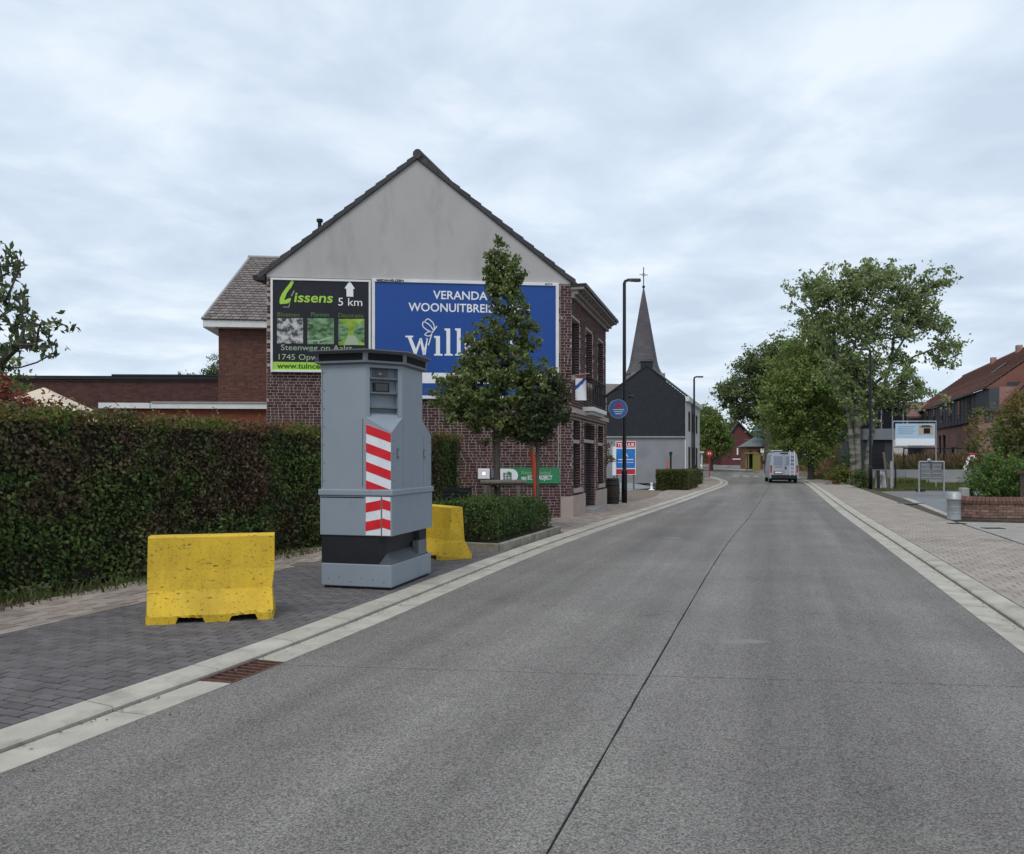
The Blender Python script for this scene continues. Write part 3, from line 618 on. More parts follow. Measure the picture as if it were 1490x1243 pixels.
# ---- billboards on the gable
def board(F, x0, x1, z0, z1, n0, n1, fw, fm, par): 
    m = MB(); m.fbox(F, x0, x1, n0, n1+.03, z1-fw, z1).fbox(F, x0, x1, n0, n1+.03, z0, z0+fw).fbox(F, x0, x0+fw, n0, n1+.03, z0+fw, z1-fw).fbox(F, x1-fw, x1, n0, n1+.03, z0+fw, z1-fw); m.build('frame', M[fm], par, bevel=.006)
bb = empty('black_billboard', (GL[0], GL[1], 0), label='black garden centre billboard with lime lettering and a 5 km arrow on the gable', cat='billboard')
zl = lo1; W1 = s2-s1
board(FG, s1, s2, zl, SIGZ, .03, .10, .055, 'white', bb)
MB().fbox(FG, s1+.05, s2-.05, .03, .1, zl+.05, SIGZ-.05).build('panel', M['navy'], bb)
MB().fbox(FG, s1+.055, s2-.055, .1, .104, zl+.055, zl+.27).build('green_strip', M['lime'], bb)
ang = math.atan2(FG.d.y, FG.d.x)
def gtext(body, x, z, size, m_, par, n=.104, **k): 
    return text(body, size, par, FG.p(x, n, z), m_, rz=ang, **k)
def P1(u, v): return wuv(FG, u, v)
def gpoly(pts, mm, par, n=.103, name='print', h=.002):
    q = [P1(*p) for p in pts]; a = sum(q[i][0]*q[(i+1) % len(q)][1]-q[(i+1) % len(q)][0]*q[i][1] for i in range(len(q)))
    if a < 0: q = q[::-1]
    return MB().extr(FG, q, n, n+h).build(name, mm, par)
def c8(x, y): return (380+x/7.77, 390+y/7.77)
# logo
gpoly([c8(*p) for p in ((362, 138), (372, 150), (374, 175), (350, 225), (318, 265), (295, 300), (282, 335), (268, 362), (275, 372), (300, 362), (330, 350), (345, 352), (342, 375), (328, 400), (300, 412), (262, 415), (222, 418), (215, 395), (222, 345), (245, 295), (285, 240), (325, 190), (350, 150))], M['lime'], bb, name='logo')
gpoly([c8(*p) for p in ((378, 262), (386, 268), (352, 330), (344, 326))], M['palegreen'], bb, name='logo_stroke')
gpoly([c8(*p) for p in ((328, 404), (334, 408), (322, 456), (255, 452), (256, 446), (316, 450))], M['palegreen'], bb, name='logo_stroke')
q = P1(*c8(372, 392)); gtext('issens', q[0], q[1], .37, M['lime'], bb, shear=.12, off=.006, sx=1.18)
q = P1(*c8(1012, 436)); gtext('5 km', q[0], q[1], .30, M['signwhite'], bb, align='CENTER', sx=1.1)
gpoly([c8(*p) for p in ((1005, 155), (1064, 245), (1045, 245), (1046, 335), (970, 332), (968, 242), (947, 242))], M['signwhite'], bb, name='arrow')
for bx, by, t in ((315, 558, 'Bloemen'), (672, 558, 'Planten'), (1018, 568, 'Decoratie')): q = P1(*c8(bx, by)); gtext(t, q[0], q[1], .165, M['lettergreen'], bb, align='CENTER')
q = P1(*c8(228, 955)); gtext('Steenweg op Aalst', q[0], q[1]+.05, .215, M['palegreen'], bb, sx=1.16)
q = P1(*c8(185, 1062)); gtext('1745 Opwijk', q[0], q[1]+.05, .215, M['palegreen'], bb, sx=1.14)
q = P1(*c8(190, 1160)); gtext('www.tuincentrum.be', q[0], zl+.1, .2, M['limedk'], bb, off=.006, sx=1.15)
ph1 = mat('print_grey_photo', (.05, .05, .05), (.5, .5, .5), scale=6, lo=.42, hi=.58, rough=.4)
ph2 = mat('print_green_photo', (.02, .05, .02), (.22, .4, .2), scale=5, lo=.35, hi=.68, rough=.4, stretch=(1, 1, 2))
ph3 = mat('print_lime_photo', (.12, .22, .02), (.36, .5, .06), scale=3, rough=.4)
for (a, b_, c_, d), pm in (((188, 575, 480, 860), ph1), ((530, 578, 828, 868), ph2), ((878, 585, 1170, 880), ph3)):
    gpoly([c8(a, b_), c8(c_, b_), c8(c_, d), c8(a, d)], pm, bb, name='picture')
gpoly([c8(*p) for p in ((985, 770), (1068, 770), (1120, 876), (940, 876))], M['palegreen'], bb, n=.106, name='print')
gpoly([c8(*p) for p in ((880, 590), (985, 690), (985, 760), (880, 870))], ph2, bb, n=.106, name='print')
gpoly([c8(*p) for p in ((1168, 590), (1050, 690), (1050, 760), (1168, 870))], ph2, bb, n=.106, name='print')
gpoly([c8(*p) for p in ((534, 826), (660, 822), (800, 780), (806, 796), (664, 838), (660, 862), (648, 862), (646, 836), (534, 838))], M['palegreen'], bb, n=.106, name='print')
bw = empty('blue_billboard', (GL[0], GL[1], 0), label='large blue veranda billboard in a white frame covering the gable wall', cat='billboard')
board(FG, b1, b2, lo2, SIGZ+.04, .03, .12, .085, 'white', bw)
MB().fbox(FG, b1+.08, b2-.08, .03, .12, lo2+.08, SIGZ-.04).build('panel', M['blue'], bw)
zb1 = P1(780, 545)[1]; zb0 = P1(780, 560)[1]
MB().fbox(FG, b1+.085, b2-.085, .12, .125, zb0, zb1).build('white_band', M['signwhite'], bw)
def c3(x, y): return (540+x/5.138, 390+y/5.138)
q = P1(*c3(465, 238)); gtext("VERANDA'S", q[0], q[1], .32, M['signwhite'], bw, n=.124, sx=1.0, off=.004)
q = P1(*c3(282, 328)); gtext("WOONUITBREIDINGEN", q[0], q[1], .32, M['signwhite'], bw, n=.124, sx=.965, off=.004)
q = P1(*c3(38, 76)); gtext("MEDIAHEUZEN", q[0]+.02, SIGZ-.035, .085, M['dark'], bw, n=.155, sx=1.25, off=.003)
q = P1(*c3(1292, 113)); gtext("4074", q[0], SIGZ-.035, .09, M['dark'], bw, n=.155, sx=1.2)
# serif word, drawn as stroke polygons (unit: crop pixels)
def serif(pts): gpoly([c3(*p) for p in pts], M['signwhite'], bw, n=.124, name='letter')
def serif_w(x):
    serif([(x+a, b) for a, b in ((-2, 512), (58, 512), (58, 522), (44, 526), (78, 610), (106, 530), (122, 530), (80, 655), (66, 655), (18, 526), (-2, 522))])
    serif([(x+a, b) for a, b in ((104, 536), (122, 530), (140, 612), (142, 655), (130, 655))])
    serif([(x+a, b) for a, b in ((134, 630), (158, 540), (150, 532), (166, 532), (150, 655), (138, 655))])
serif_w(258)
def stem(x, y0, w_=34):
    serif([(x-14, y0), (x+w_-8, y0), (x+w_-8, 645), (x+w_+12, 650), (x+w_+12, 660), (x-14, 660), (x-14, 650), (x, 645), (x, y0+18), (x-14, y0+12)])
stem(484, 514, 38); stem(562, 458, 36); stem(640, 458, 36)
def ring(cx, cy, rx, ry, tx, ty, a0, a1, n=22):
    o = [(cx+rx*math.cos(a0+(a1-a0)*i/n), cy+ry*math.sin(a0+(a1-a0)*i/n)) for i in range(n+1)]; i_ = [(cx+(rx-tx)*math.cos(a0+(a1-a0)*i/n), cy+(ry-ty)*math.sin(a0+(a1-a0)*i/n)) for i in range(n+1)]
    for k in range(n): serif([o[k], o[k+1], i_[k+1], i_[k]])
ring(748, 592, 52, 68, 22, 10, .6, 6.28); serif([(706, 588), (800, 588), (800, 598), (706, 598)])
for k in range(3): stem(838+k*66, 528, 26)
for k in range(2): ring(898+k*66-14, 570, 36, 46, 18, 10, math.pi, 2*math.pi)
ring(1070, 560, 34, 36, 14, 10, .9, 5.4-.9+1.2); ring(1070, 618, 36, 42, 14, 10, -1.9, 2.6)
def line(pts, w_):
    for a, b_ in zip(pts[:-1], pts[1:]):
        d = Vector((b_[0]-a[0], b_[1]-a[1])); n_ = Vector((-d.y, d.x)).normalized()*w_/2
        serif([(a[0]+n_.x, a[1]+n_.y), (b_[0]+n_.x, b_[1]+n_.y), (b_[0]-n_.x, b_[1]-n_.y), (a[0]-n_.x, a[1]-n_.y)])
def bez(p0, p1, p2, n=8): return [((1-t)**2*p0[0]+2*t*(1-t)*p1[0]+t*t*p2[0], (1-t)**2*p0[1]+2*t*(1-t)*p1[1]+t*t*p2[1]) for t in [i/n for i in range(n+1)]]
line([(428, 584), (456, 490), (492, 440)], 8)
for b_ in (((458, 488), (360, 450), (392, 408)), ((392, 408), (440, 420), (462, 470)), ((404, 404), (420, 375), (440, 396)), ((440, 396), (478, 420), (470, 462)), ((400, 505), (430, 470), (458, 488)), ((400, 505), (440, 530), (456, 492))): line(bez(*b_), 7)
# green sign
gs = empty('green_sign', (GL[0], GL[1], 0), label='long green Eco Project sign low on the gable behind the orange pole', cat='sign')
MB().fbox(FG, g1, g2, .045, .075, gb, gt).build('panel', M['greensign'], gs)
xw = P1(748, 690)[0]; r_ = (gt-gb)/2-.02; pts = [(g1+.01, gb+.03)]+[(xw-r_*.5+r_*math.cos(a), (gb+gt)/2+r_*math.sin(a)*.93) for a in np.linspace(-math.pi/2, math.pi/2, 14)]+[(g1+.01, gt-.03)]
MB().extr(FG, pts, .075, .079).build('logo_field', M['signwhite'], gs)
for i in range(3):
    for k in range(3): x = g1+.09+i*.085; z = gb+.09+k*.075; MB().fbox(FG, x, x+.065, .079, .082, z, z+.06).build('logo_square', M['cab2'], gs)
MB().extr(FG, [(g1+.2, gt-.1), (g1+.3, gt-.12), (g1+.33, gt-.3), (g1+.25, gt-.22)][::-1], .079, .083).build('logo_leaf', M['greensign'], gs)
q = P1(751, 690.5); gtext('Alweer een laadpaal', q[0]+.13, q[1], .15, M['palegreen'], gs, n=.077, sx=.68)
q = P1(751, 698); gtext('van ECO PROJECT', q[0]+.13, q[1], .16, M['signwhite'], gs, n=.077, sx=.68, off=.003)
ls = empty('wall_floodlight', (GL[0], GL[1], 0), label='square white lamp box on the gable wall beside the tree trunk', cat='wall lamp')
a_, z1_ = P1(695, 682); b_, z0_ = P1(712, 697); MB().fbox(FG, a_, b_, .05, .16, z0_, z1_).build('housing', M['signwhite'], ls, bevel=.015)
MB().fbox(FG, (a_+b_)/2-.035, (a_+b_)/2+.035, .16, .17, (z0_+z1_)/2-.03, (z0_+z1_)/2+.04).build('lens', mat('lens_glow', (.9, .9, .9), emit=(1, 1, 1, .8)), ls)
MB().fbox(FG, b_+.03, b_+.22, .02, .09, z0_+.02, z1_-.02).build('junction_box', M['cab2'], ls)

# ------------------------------------------------------------------ rear wing and low annex behind the hedge
def slope_tiles(mb, P00, P10, P01, P11, nr, nc, lift=.03, jit=.006):
    P00, P10, P01, P11 = map(Vector, (P00, P10, P01, P11)); nrm = (P10-P00).cross(P01-P00).normalized()
    f = lambda a, b: (P00*(1-a)+P10*a)*(1-b)+(P01*(1-a)+P11*a)*b
    for r_ in range(nr):
        for c in range(nc+(r_ % 2)):
            a0 = max(0, (c-(.5 if r_ % 2 else 0))/nc); a1 = min(1, (c+1-(.5 if r_ % 2 else 0))/nc); b0, b1 = r_/nr, min(1, (r_+1.15)/nr); g = .04/nc; l0 = lift+random.uniform(0, jit)
            A, B, C_, D = f(a0+g, b0)+nrm*l0, f(a1-g, b0)+nrm*l0, f(a1-g, b1)+nrm*.006, f(a0+g, b1)+nrm*.006
            mb.add([A, B, C_, D, f(a0+g, b0), f(a1-g, b0)], [(0, 1, 2, 3), (4, 5, 1, 0)])
wing = empty('rear_wing', (X(318, 25), 25, 0), R(6), label='brown brick rear wing with grey slate roof left of the gable', cat='house')
FW = Fr((0, 0), (1, 0)); WZ = Z(478, 25)
MB().box(0, 4.5, 0, 6, 0, WZ).build('wall', M['mortar2'], wing)
rest = MB()
for b in bricks(FW, 0, 2.9, 2.2, WZ-.02, [], seed=21, proud=.01): rest.fbox(FW, b[0], b[1], -.003, b[4], b[2], b[3])
rest.build('brickwork', M['brick2'], wing, kind='stuff')
MB().box(-.38, 3.4, -.32, 0, WZ-.0, WZ+.22).build('eave_fascia', M['white'], wing)
MB().box(-.4, -.02, -.3, 6.3, WZ-.02, WZ+.2).build('gable_fascia', M['white'], wing)
RZ = Z(380, 28.6)
m = MB(); m.add([(-.4, -.34, WZ+.21), (5, -.34, WZ+.21), (5, 3.2, RZ), (.25, 3.2, RZ), (-.4, 6.6, WZ+.21), (5, 6.6, WZ+.21)], [(0, 1, 2, 3), (3, 2, 5, 4), (0, 3, 4)]); m.build('roof', M['slate'], wing)
m = MB(); slope_tiles(m, (-.38, -.36, WZ+.22), (3.6, -.36, WZ+.22), (.26, 3.2, RZ+.01), (4.2, 3.2, RZ+.01), 26, 18); m.build('slate_courses', M['slate'], wing, kind='stuff')
MB().tube([(-.4, -.34, WZ+.24), (.26, 3.2, RZ+.03)], .05, 6).tube([(.2, 3.2, RZ+.04), (5, 3.2, RZ+.04)], .07, 6).build('hip_cap', M['bluestone'], wing)
an = empty('low_annex', (X(40, 30), 30, 0), R(2), label='long low dark brick annex with black coping beyond the hedge', cat='building')
AZ = Z(552, 30); FA = Fr((0, 0), (1, 0)); AW = X(322, 30)-X(40, 30)
M['brickfar'] = mat('maroon_brick_far', (.075, .032, .028), (.1, .045, .038), scale=6, isl=.2, rough=.9)
MB().box(-5, AW, 0, 5, 0, AZ).build('wall', M['mortar2'], an)
rest = MB()
for b in bricks(FA, -4, AW, 2.6, AZ-.02, [], seed=23, proud=.01, sl=.21, hl=.21, j=.012): rest.fbox(FA, b[0], b[1], -.003, b[4], b[2], b[3])
rest.build('brickwork', M['brickfar'], an, kind='stuff')
MB().box(-5.1, AW, -.12, 5.1, AZ, AZ+.13).build('coping', M['black'], an); MB().box(3.2, AW, -.14, 5.1, AZ+.13, AZ+.19).build('coping', M['black'], an)
le = empty('lean_to', (X(143, 24.5), 24.5, 0), R(4), label='orange brick lean-to with a long white roof edge above the hedge', cat='building')
LW_ = X(388, 24.5)-X(143, 24.5); LZ = Z(594, 24.5)
MB().box(.15, LW_-.05, .15, 4.5, 0, LZ).build('wall', mat('orange_brick', (.2, .06, .035), (.26, .085, .05), scale=7, isl=.2, stretch=(1, 1, 4)), le)
MB().box(0, LW_, 0, 4.6, LZ, LZ+.17).build('roof_edge', M['white'], le); MB().box(1.6, LW_, -.03, 4.6, LZ+.17, LZ+.215).build('roof_edge', M['bluestone'], le)
MB().box(.2, LW_-.2, .6, 4.6, LZ+.171, LZ+.2).build('roof', M['rtile'], le)
# garden party tent
tn = empty('party_tent', (X(64, 17.2), 17.2, 0), R(10), label='peaked beige party tent top showing over the left hedge', cat='tent')
m = MB(); nz = 8; pk = Z(560, 16.5); lo_ = 2.15
for sidx in range(4):
    c0 = [(-1, -1), (1, -1), (1, 1), (-1, 1)][sidx]; c1 = [(-1, -1), (1, -1), (1, 1), (-1, 1)][(sidx+1) % 4]; rings = []
    for i in range(nz+1):
        t = i/nz; rr = 2.6*t+.02; zz = lo_+(pk-lo_)*((1-t)**1.55)
        rings.append([(((c0[0]*(1-k/6)+c1[0]*k/6))*rr, ((c0[1]*(1-k/6)+c1[1]*k/6))*rr, zz-.10*t*math.sin(math.pi*k/6)) for k in range(7)])
    vs = [v for r_ in rings for v in r_]; m.add(vs, [(i*7+k, (i+1)*7+k, (i+1)*7+k+1, i*7+k+1) for i in range(nz) for k in range(6)], True)
m.build('canopy', mat('beige_canvas', (.55, .46, .36), (.6, .51, .4), scale=2, rough=.9), tn)
for sx_, sy in ((-1, -1), (1, -1), (1, 1), (-1, 1)): MB().tube([(sx_*2.5, sy*2.5, 0), (sx_*2.5, sy*2.5, lo_)], .03, 8).build('pole', M['white'], tn)

# ------------------------------------------------------------------ speed camera cabinet
Wc, Lc, C = .95, 1.40, .345
cb = empty('speed_camera_cabinet', (-1.482, 9.71, .032), R(-14.5), label='tall grey armoured speed camera cabinet with red and white stripes', cat='speed camera')
def CZ(v): return Z(v, 9.70)-.032
zb_, zk, zl_, zr = CZ(822.7), CZ(781), CZ(722), CZ(717)
zc = CZ(629.7); zs = CZ(606.5); zt_ = CZ(528.5)
full = [(-Wc, 0), (0, 0), (0, Lc), (-Wc, Lc)]
MB().prism(full, .03, zb_).build('base', M['cab'], cb, bevel=.012)
MB().prism([(-Wc+.03, .03), (-.03, .03), (-.03, Lc-.03), (-Wc+.03, Lc-.03)], 0, .03).build('foot', M['black'], cb)
core = [(-Wc+.004, .006), (-.17, .006), (-.13, .16), (-.13, Lc-.3), (-.07, Lc-.28), (-.07, Lc-.006), (-Wc+.004, Lc-.006)]
MB().prism(core, zb_, zk).build('black_skirt', M['black'], cb)
MB().add([(-.17, .006, zb_+.002), (-.004, .006, zb_+.002), (-.004, Lc-.1, zb_+.002), (-.13, Lc-.1, zb_+.12), (-.13, .16, zb_+.12)], [(0, 1, 2, 3, 4), (0, 4, 3, 2, 1)]).build('sloping_shelf', M['cab2'], cb)
MB().box(-.12, -.02, Lc-.42, Lc-.12, zb_, zb_+.2).build('hinge_block', M['cab2'], cb, bevel=.01)
MB().prism([(-Wc-.012, -.012), (.012, -.012), (.012, Lc+.012), (-Wc-.012, Lc+.012)], zk, zl_).build('lower_panel', M['cab'], cb, bevel=.008)
MB().prism([(-Wc-.03, -.03), (.03, -.03), (.03, Lc+.03), (-Wc-.03, Lc+.03)], zl_, zr+.035).build('belt_rim', M['cab'], cb, bevel=.012)
# upper body with chamfered corners on the right side and a recess in the near one
zr2 = zr+.035; B_ = (-C, 0); C_ = (0, C); D_ = (0, Lc-C); E_ = (-C, Lc)
m = MB(); v = lambda p, z: (p[0], p[1], z); K0 = (0, 0); K1 = (0, Lc)
m.add([v((-Wc, 0), zr2), v(K0, zr2), v(K0, zc), v(B_, zs), v(B_, zt_), v((-Wc, 0), zt_)], [(0, 1, 2, 3, 4, 5)])
m.add([v(K0, zr2), v(K1, zr2), v(K1, zc), v(D_, zs), v(D_, zt_), v(C_, zt_), v(C_, zs), v(K0, zc)], [(0, 1, 2, 3, 4, 5, 6, 7)])
m.add([v(K1, zr2), v((-Wc, Lc), zr2), v((-Wc, Lc), zt_), v(E_, zt_), v(E_, zs), v(K1, zc)], [(0, 1, 2, 3, 4, 5)])
m.add([v((-Wc, Lc), zr2), v((-Wc, 0), zr2), v((-Wc, 0), zt_), v((-Wc, Lc), zt_)], [(0, 1, 2, 3)])
m.build('body', M['cab'], cb)
for t_ in ((v(K0, zc), v(C_, zs), v(B_, zs)), (v(K1, zc), v(E_, zs), v(D_, zs))): MB().add(t_, [(0, 1, 2)]).build('sloping_facet', M['cab'], cb)
for P_, Q_ in ((B_, C_), (D_, E_)):
    F = Fr((*P_, 0), (Q_[0]-P_[0], Q_[1]-P_[1])); w_ = math.hypot(Q_[0]-P_[0], Q_[1]-P_[1]); a, b, z0, z1 = .055, w_-.055, zs+.002, zt_-.035; dp = -.10
    m = MB(); qd = lambda x0, x1, y0, y1: m.quad(F.p(x0, 0, y0), F.p(x1, 0, y0), F.p(x1, 0, y1), F.p(x0, 0, y1))
    qd(0, a, zs, zt_); qd(b, w_, zs, zt_); qd(a, b, zs, z0); qd(a, b, z1, zt_)
    m.quad(F.p(a, 0, z0), F.p(b, 0, z0), F.p(b, dp, z0+.08), F.p(a, dp, z0+.08)); m.quad(F.p(a, dp, z1), F.p(b, dp, z1), F.p(b, 0, z1), F.p(a, 0, z1))
    m.quad(F.p(a, 0, z0), F.p(a, dp, z0+.08), F.p(a, dp, z1), F.p(a, 0, z1)); m.quad(F.p(b, dp, z0+.08), F.p(b, 0, z0), F.p(b, 0, z1), F.p(b, dp, z1))
    m.quad(F.p(a, dp, z0+.08), F.p(b, dp, z0+.08), F.p(b, dp, z1), F.p(a, dp, z1)); m.build('camera_recess', M['cab'], cb)
    for zz in (CZ(592.5), CZ(571), CZ(549.5)):
        MB().fbox(F, a+.003, b-.003, dp+.002, -.02, zz, zz+.022).build('shelf', M['cab2'], cb)
    cxx = (a+b)/2-.01
    MB().fbox(F, cxx-.105, cxx+.105, dp+.002, -.09, CZ(548), CZ(533.5)).build('upper_window', M['cab2'], cb, bevel=.006); MB().fbox(F, cxx-.07, cxx+.07, -.09, -.085, CZ(545), CZ(536)).build('lens_window', M['glass'], cb)
    MB().fbox(F, cxx-.03, cxx+.01, -.085, -.082, CZ(542), CZ(539)).build('lens', M['galv'], cb)
    MB().fbox(F, cxx-.105, cxx+.105, dp+.002, -.06, CZ(568), CZ(554)).build('lower_window', M['black'], cb, bevel=.006); MB().fbox(F, cxx-.08, cxx+.08, -.06, -.055, CZ(566.5), CZ(555.5)).build('lens_window', M['glass'], cb)
# roof cap
cap = [(-Wc, 0), B_, C_, D_, E_, (-Wc, Lc)]
def grow(pts, g):
    n = len(pts); r_ = []
    for i in range(n):
        a, b, c = Vector(pts[i-1]), Vector(pts[i]), Vector(pts[(i+1) % n]); n1_ = Vector(((b-a).y, -(b-a).x)).normalized(); n2_ = Vector(((c-b).y, -(c-b).x)).normalized()
        k = (n1_+n2_); k = k/(1+n1_.dot(n2_)); r_.append((b.x+k.x*g, b.y+k.y*g))
    return r_
c0, c1, c2 = grow(cap, .0), grow(cap, .055), grow(cap, .115)
H1 = zt_+.165
MB().prism(c0, zt_, zt_+.02, c1).prism(c1, zt_+.02, zt_+.045).prism(grow(cap, .012), zt_+.045, zt_+.14).build('cap_base', M['cab2'], cb)
MB().prism(c1, zt_+.135, H1, c2).prism(c2, H1, H1+.012).prism(c2, H1+.012, H1+.045, grow(cap, -.2)).build('roof_cap', M['cab2'], cb)
for i in range(6):
    a, b = Vector(c1[i]), Vector(c1[(i+1) % 6]); d = (b-a).normalized(); F = Fr((a.x, a.y, 0), (d.x, d.y)); ln = (b-a).length
    MB().extr(F, [(.035, zt_+.045), (ln-.035, zt_+.045), (ln-.035, zt_+.135), (.035, zt_+.135)], -.03, -.012).build('vent_slot', M['dark'], cb)
    for x in (0, ln-.035): MB().fbox(F, x, x+.035, -.045, -.0, zt_+.045, zt_+.135).build('vent_post', M['cab2'], cb)
# warning stripes
FN = Fr((-Wc, 0, 0), (1, 0)); xA, xB = Wc-.335, Wc-.006
k_ = (zs-zc)/C; k2_ = .36
zlo = zr2+.005
MB().extr(FN, [(xA, zlo), (xB, zlo), (xB, zc-.012), (xA, zc-.012+.335*k2_)], 0, .003).build('white_panel', M['wrefl'], cb)
def clip(poly, z0, z1f):
    def cut(P, f):
        o = []
        for i in range(len(P)):
            a, b = P[i-1], P[i]; fa, fb = f(a), f(b)
            if (fa >= 0) != (fb >= 0): t = fa/(fa-fb); o.append((a[0]+(b[0]-a[0])*t, a[1]+(b[1]-a[1])*t))
            if fb >= 0: o.append(b)
        return o
    return cut(cut(poly, lambda p: p[1]-z0), z1f)
pit, sl_ = .232, .115
topA = zc-.012+.335*k2_
for i in range(12):
    zt2 = topA-i*pit
    P_ = clip([(xA, zt2-pit/2), (xB, zt2-pit/2-sl_), (xB, zt2-sl_), (xA, zt2)], zlo, lambda p: (zc-.012+(xB-p[0])*k2_)-p[1])
    if len(P_) > 2: MB().extr(FN, P_, .003, .0055).build('red_stripe', M['red'], cb)
for (xa, xb_) in ((xA, Wc-.135), (Wc-.115, xB)):
    FN2 = Fr((-Wc, -.012, 0), (1, 0)); zl1 = zl_-.012
    MB().extr(FN2, [(xa, zk+.01), (xb_, zk+.01), (xb_, zl1), (xa, zl1)], 0, .003).build('lower_white_panel', M['wrefl'], cb)
    for i in range(12):
        zt2 = topA-i*pit; f = lambda x: -(x-xA)*.35*(1 if xa == xA else 1)+(.0 if xa == xA else .0)
        sgn = .2 if xa == xA else -.25
        ff = lambda x: sgn*(x-xa)-(.05 if sgn > 0 else 0)
        P_ = clip([(xa, zt2+ff(xa)-pit/2), (xb_, zt2+ff(xb_)-pit/2), (xb_, zt2+ff(xb_)), (xa, zt2+ff(xa))], zk+.01, lambda p: zl1-p[1])
        if len(P_) > 2: MB().extr(FN2, P_, .003, .0055).build('red_stripe', M['red'], cb)
MB().extr(FN, [(.0, zl_-.03), (xA-.02, zl_-.03), (xA-.02, zl_-.018), (.0, zl_-.018)], .01, .0135).build('seam', M['dark'], cb)
MB().extr(FN, [(Wc-.133, zk+.01), (Wc-.117, zk+.01), (Wc-.117, zl_-.02), (Wc-.133, zl_-.02)], .01, .0145).build('seam', M['wood'], cb)
FR_ = Fr((0, 0, 0), (0, 1), out=(1, 0))
for y in (.2, 1.12):
    MB().fbox(FR_, y-.035, y+.035, 0, .004, CZ(668), CZ(652)).build('lock_plate', M['cab2'], cb)
    MB().fbox(FR_, y-.02, y+.02, .004, .016, CZ(664), CZ(656)).build('lock', M['galv'], cb, bevel=.004)
for i in range(6): MB().tube([(-Wc+.1+.15*i, -.0, .12+.03*math.sin(i*2.3)), (-Wc+.1+.15*i, -.002, .12+.03*math.sin(i*2.3))], .01, 8).build('bolt', M['cab2'], cb)

# ------------------------------------------------------------------ yellow concrete barriers
def barrier(seed):
    rs = random.Random(seed); prof = [(.285, .0), (.285, .075), (.27, .1), (.175, .27), (.155, .31), (.125, .5), (.105, .83), (.09, .845)]
    H = len(prof); nx = 48; L_b = 1.2; slots = ((.25, .44), (.65, .855)); vs = []; 
    full = prof+[(-a, b) for a, b in prof[::-1]]
    for i in range(nx+1):
        x = L_b*i/nx; f = i/nx; sl = any(a <= f <= b for a, b in slots)
        for j, (y, z) in enumerate(full):
            zz = z
            if sl and z < .03: zz = .055+.012*math.sin(9*f)
            if sl and .03 < z < .08: zz = .08
            e = .004 if z < .82 else .0015
            cx_ = 0
            if i in (0, nx) and z < .12 and rs.random() < .8: cx_ = (1 if i == 0 else -1)*rs.uniform(.0, .022)
            if i == nx and abs(z-.31) < .05: cx_ = -.02
            if (i in (1, 2, nx-1, nx-2) or (sl and z < .08)) and z < .09 and rs.random() < .5: y *= rs.uniform(.94, 1.0)
            vs.append((x-L_b/2+cx_+rs.uniform(-e, e), y+rs.uniform(-e, e), zz+rs.uniform(-e, e)*.6+(.0 if z > .05 else 0)))
    n = len(full); fs = []
    for i in range(nx):
        for j in range(n-1): fs.append((i*n+j, (i+1)*n+j, (i+1)*n+j+1, i*n+j+1))
        fs.append((i*n+n-1, (i+1)*n+n-1, (i+1)*n, i*n))
    fs += [tuple(range(n)), tuple(nx*n+j for j in range(n-1, -1, -1))]
    m = MB(); m.add(vs, fs); return m
br = barrier(1).build('concrete_barrier', M['yellow'], label='yellow concrete barrier standing clear in front of the hedge, left of the cabinet', cat='barrier', group='yellow concrete barriers on the parking bay')
br.location = (-3.06, 8.10, .032); br.rotation_euler = (0, 0, R(15))
br2 = barrier(2).build('concrete_barrier', M['yellow'], label='yellow concrete barrier half hidden behind the grey cabinet', cat='barrier', group='yellow concrete barriers on the parking bay')
br2.location = (-1.23, 13.2, .032); br2.rotation_euler = (0, 0, R(-55))
MB().lathe((-2.92, 5.0, .003), [(.02, 0), (.028, .008), (.02, .016)], 8).build('pebble', M['dark'], label='small dark stone lying in the left gutter near the drain', cat='stone')

# ------------------------------------------------------------------ vegetation
LM = {
 'hedge': leafmat('hedge_leaf', (.07, .12, .035), (.13, .185, .05), scale=1.7, isl=.6, c3=(.15, .085, .06), s3=.75, lo3=.46, hi3=.6),
 'hedgetop': leafmat('hedge_top_leaf', (.12, .15, .03), (.19, .21, .045), scale=1.2, isl=.4, c3=(.2, .08, .045), s3=.9, lo3=.48, hi3=.58),
 'maple': leafmat('street_tree_leaf', (.11, .15, .05), (.18, .22, .072), scale=1.6, isl=.45),
 'dark': leafmat('dark_leaf', (.055, .078, .035), (.08, .105, .045), scale=1.5, isl=.4, c3=(.07, .045, .04), s3=2.),
 'yew': leafmat('shrub_leaf', (.05, .088, .028), (.085, .13, .038), scale=3, isl=.45),
 'shoot': leafmat('shoot_leaf', (.07, .11, .025), (.1, .15, .035), scale=3, isl=.35),
 'cherry': leafmat('cherry_leaf', (.08, .115, .055), (.13, .17, .075), scale=2, isl=.35),
 'copper': leafmat('copper_leaf', (.17, .05, .035), (.24, .085, .055), scale=2, isl=.4, c3=(.08, .1, .03), s3=1.5, lo3=.56, hi3=.64),
 'birch': leafmat('birch_leaf', (.19, .25, .1), (.27, .33, .14), scale=.5, isl=.4),
 'linden': leafmat('linden_leaf', (.15, .22, .06), (.22, .29, .08), scale=.25, isl=.4),
 'oak': leafmat('oak_leaf', (.12, .16, .065), (.17, .215, .085), scale=.3, isl=.4),
 'bush': leafmat('garden_leaf', (.09, .16, .04), (.14, .22, .055), scale=1.2, isl=.4, c3=(.16, .14, .03), s3=.6),
 'autumn': leafmat('yellowing_leaf', (.1, .14, .035), (.17, .16, .04), scale=.8, isl=.4, c3=(.2, .09, .035), s3=.8, lo3=.56, hi3=.66),
}
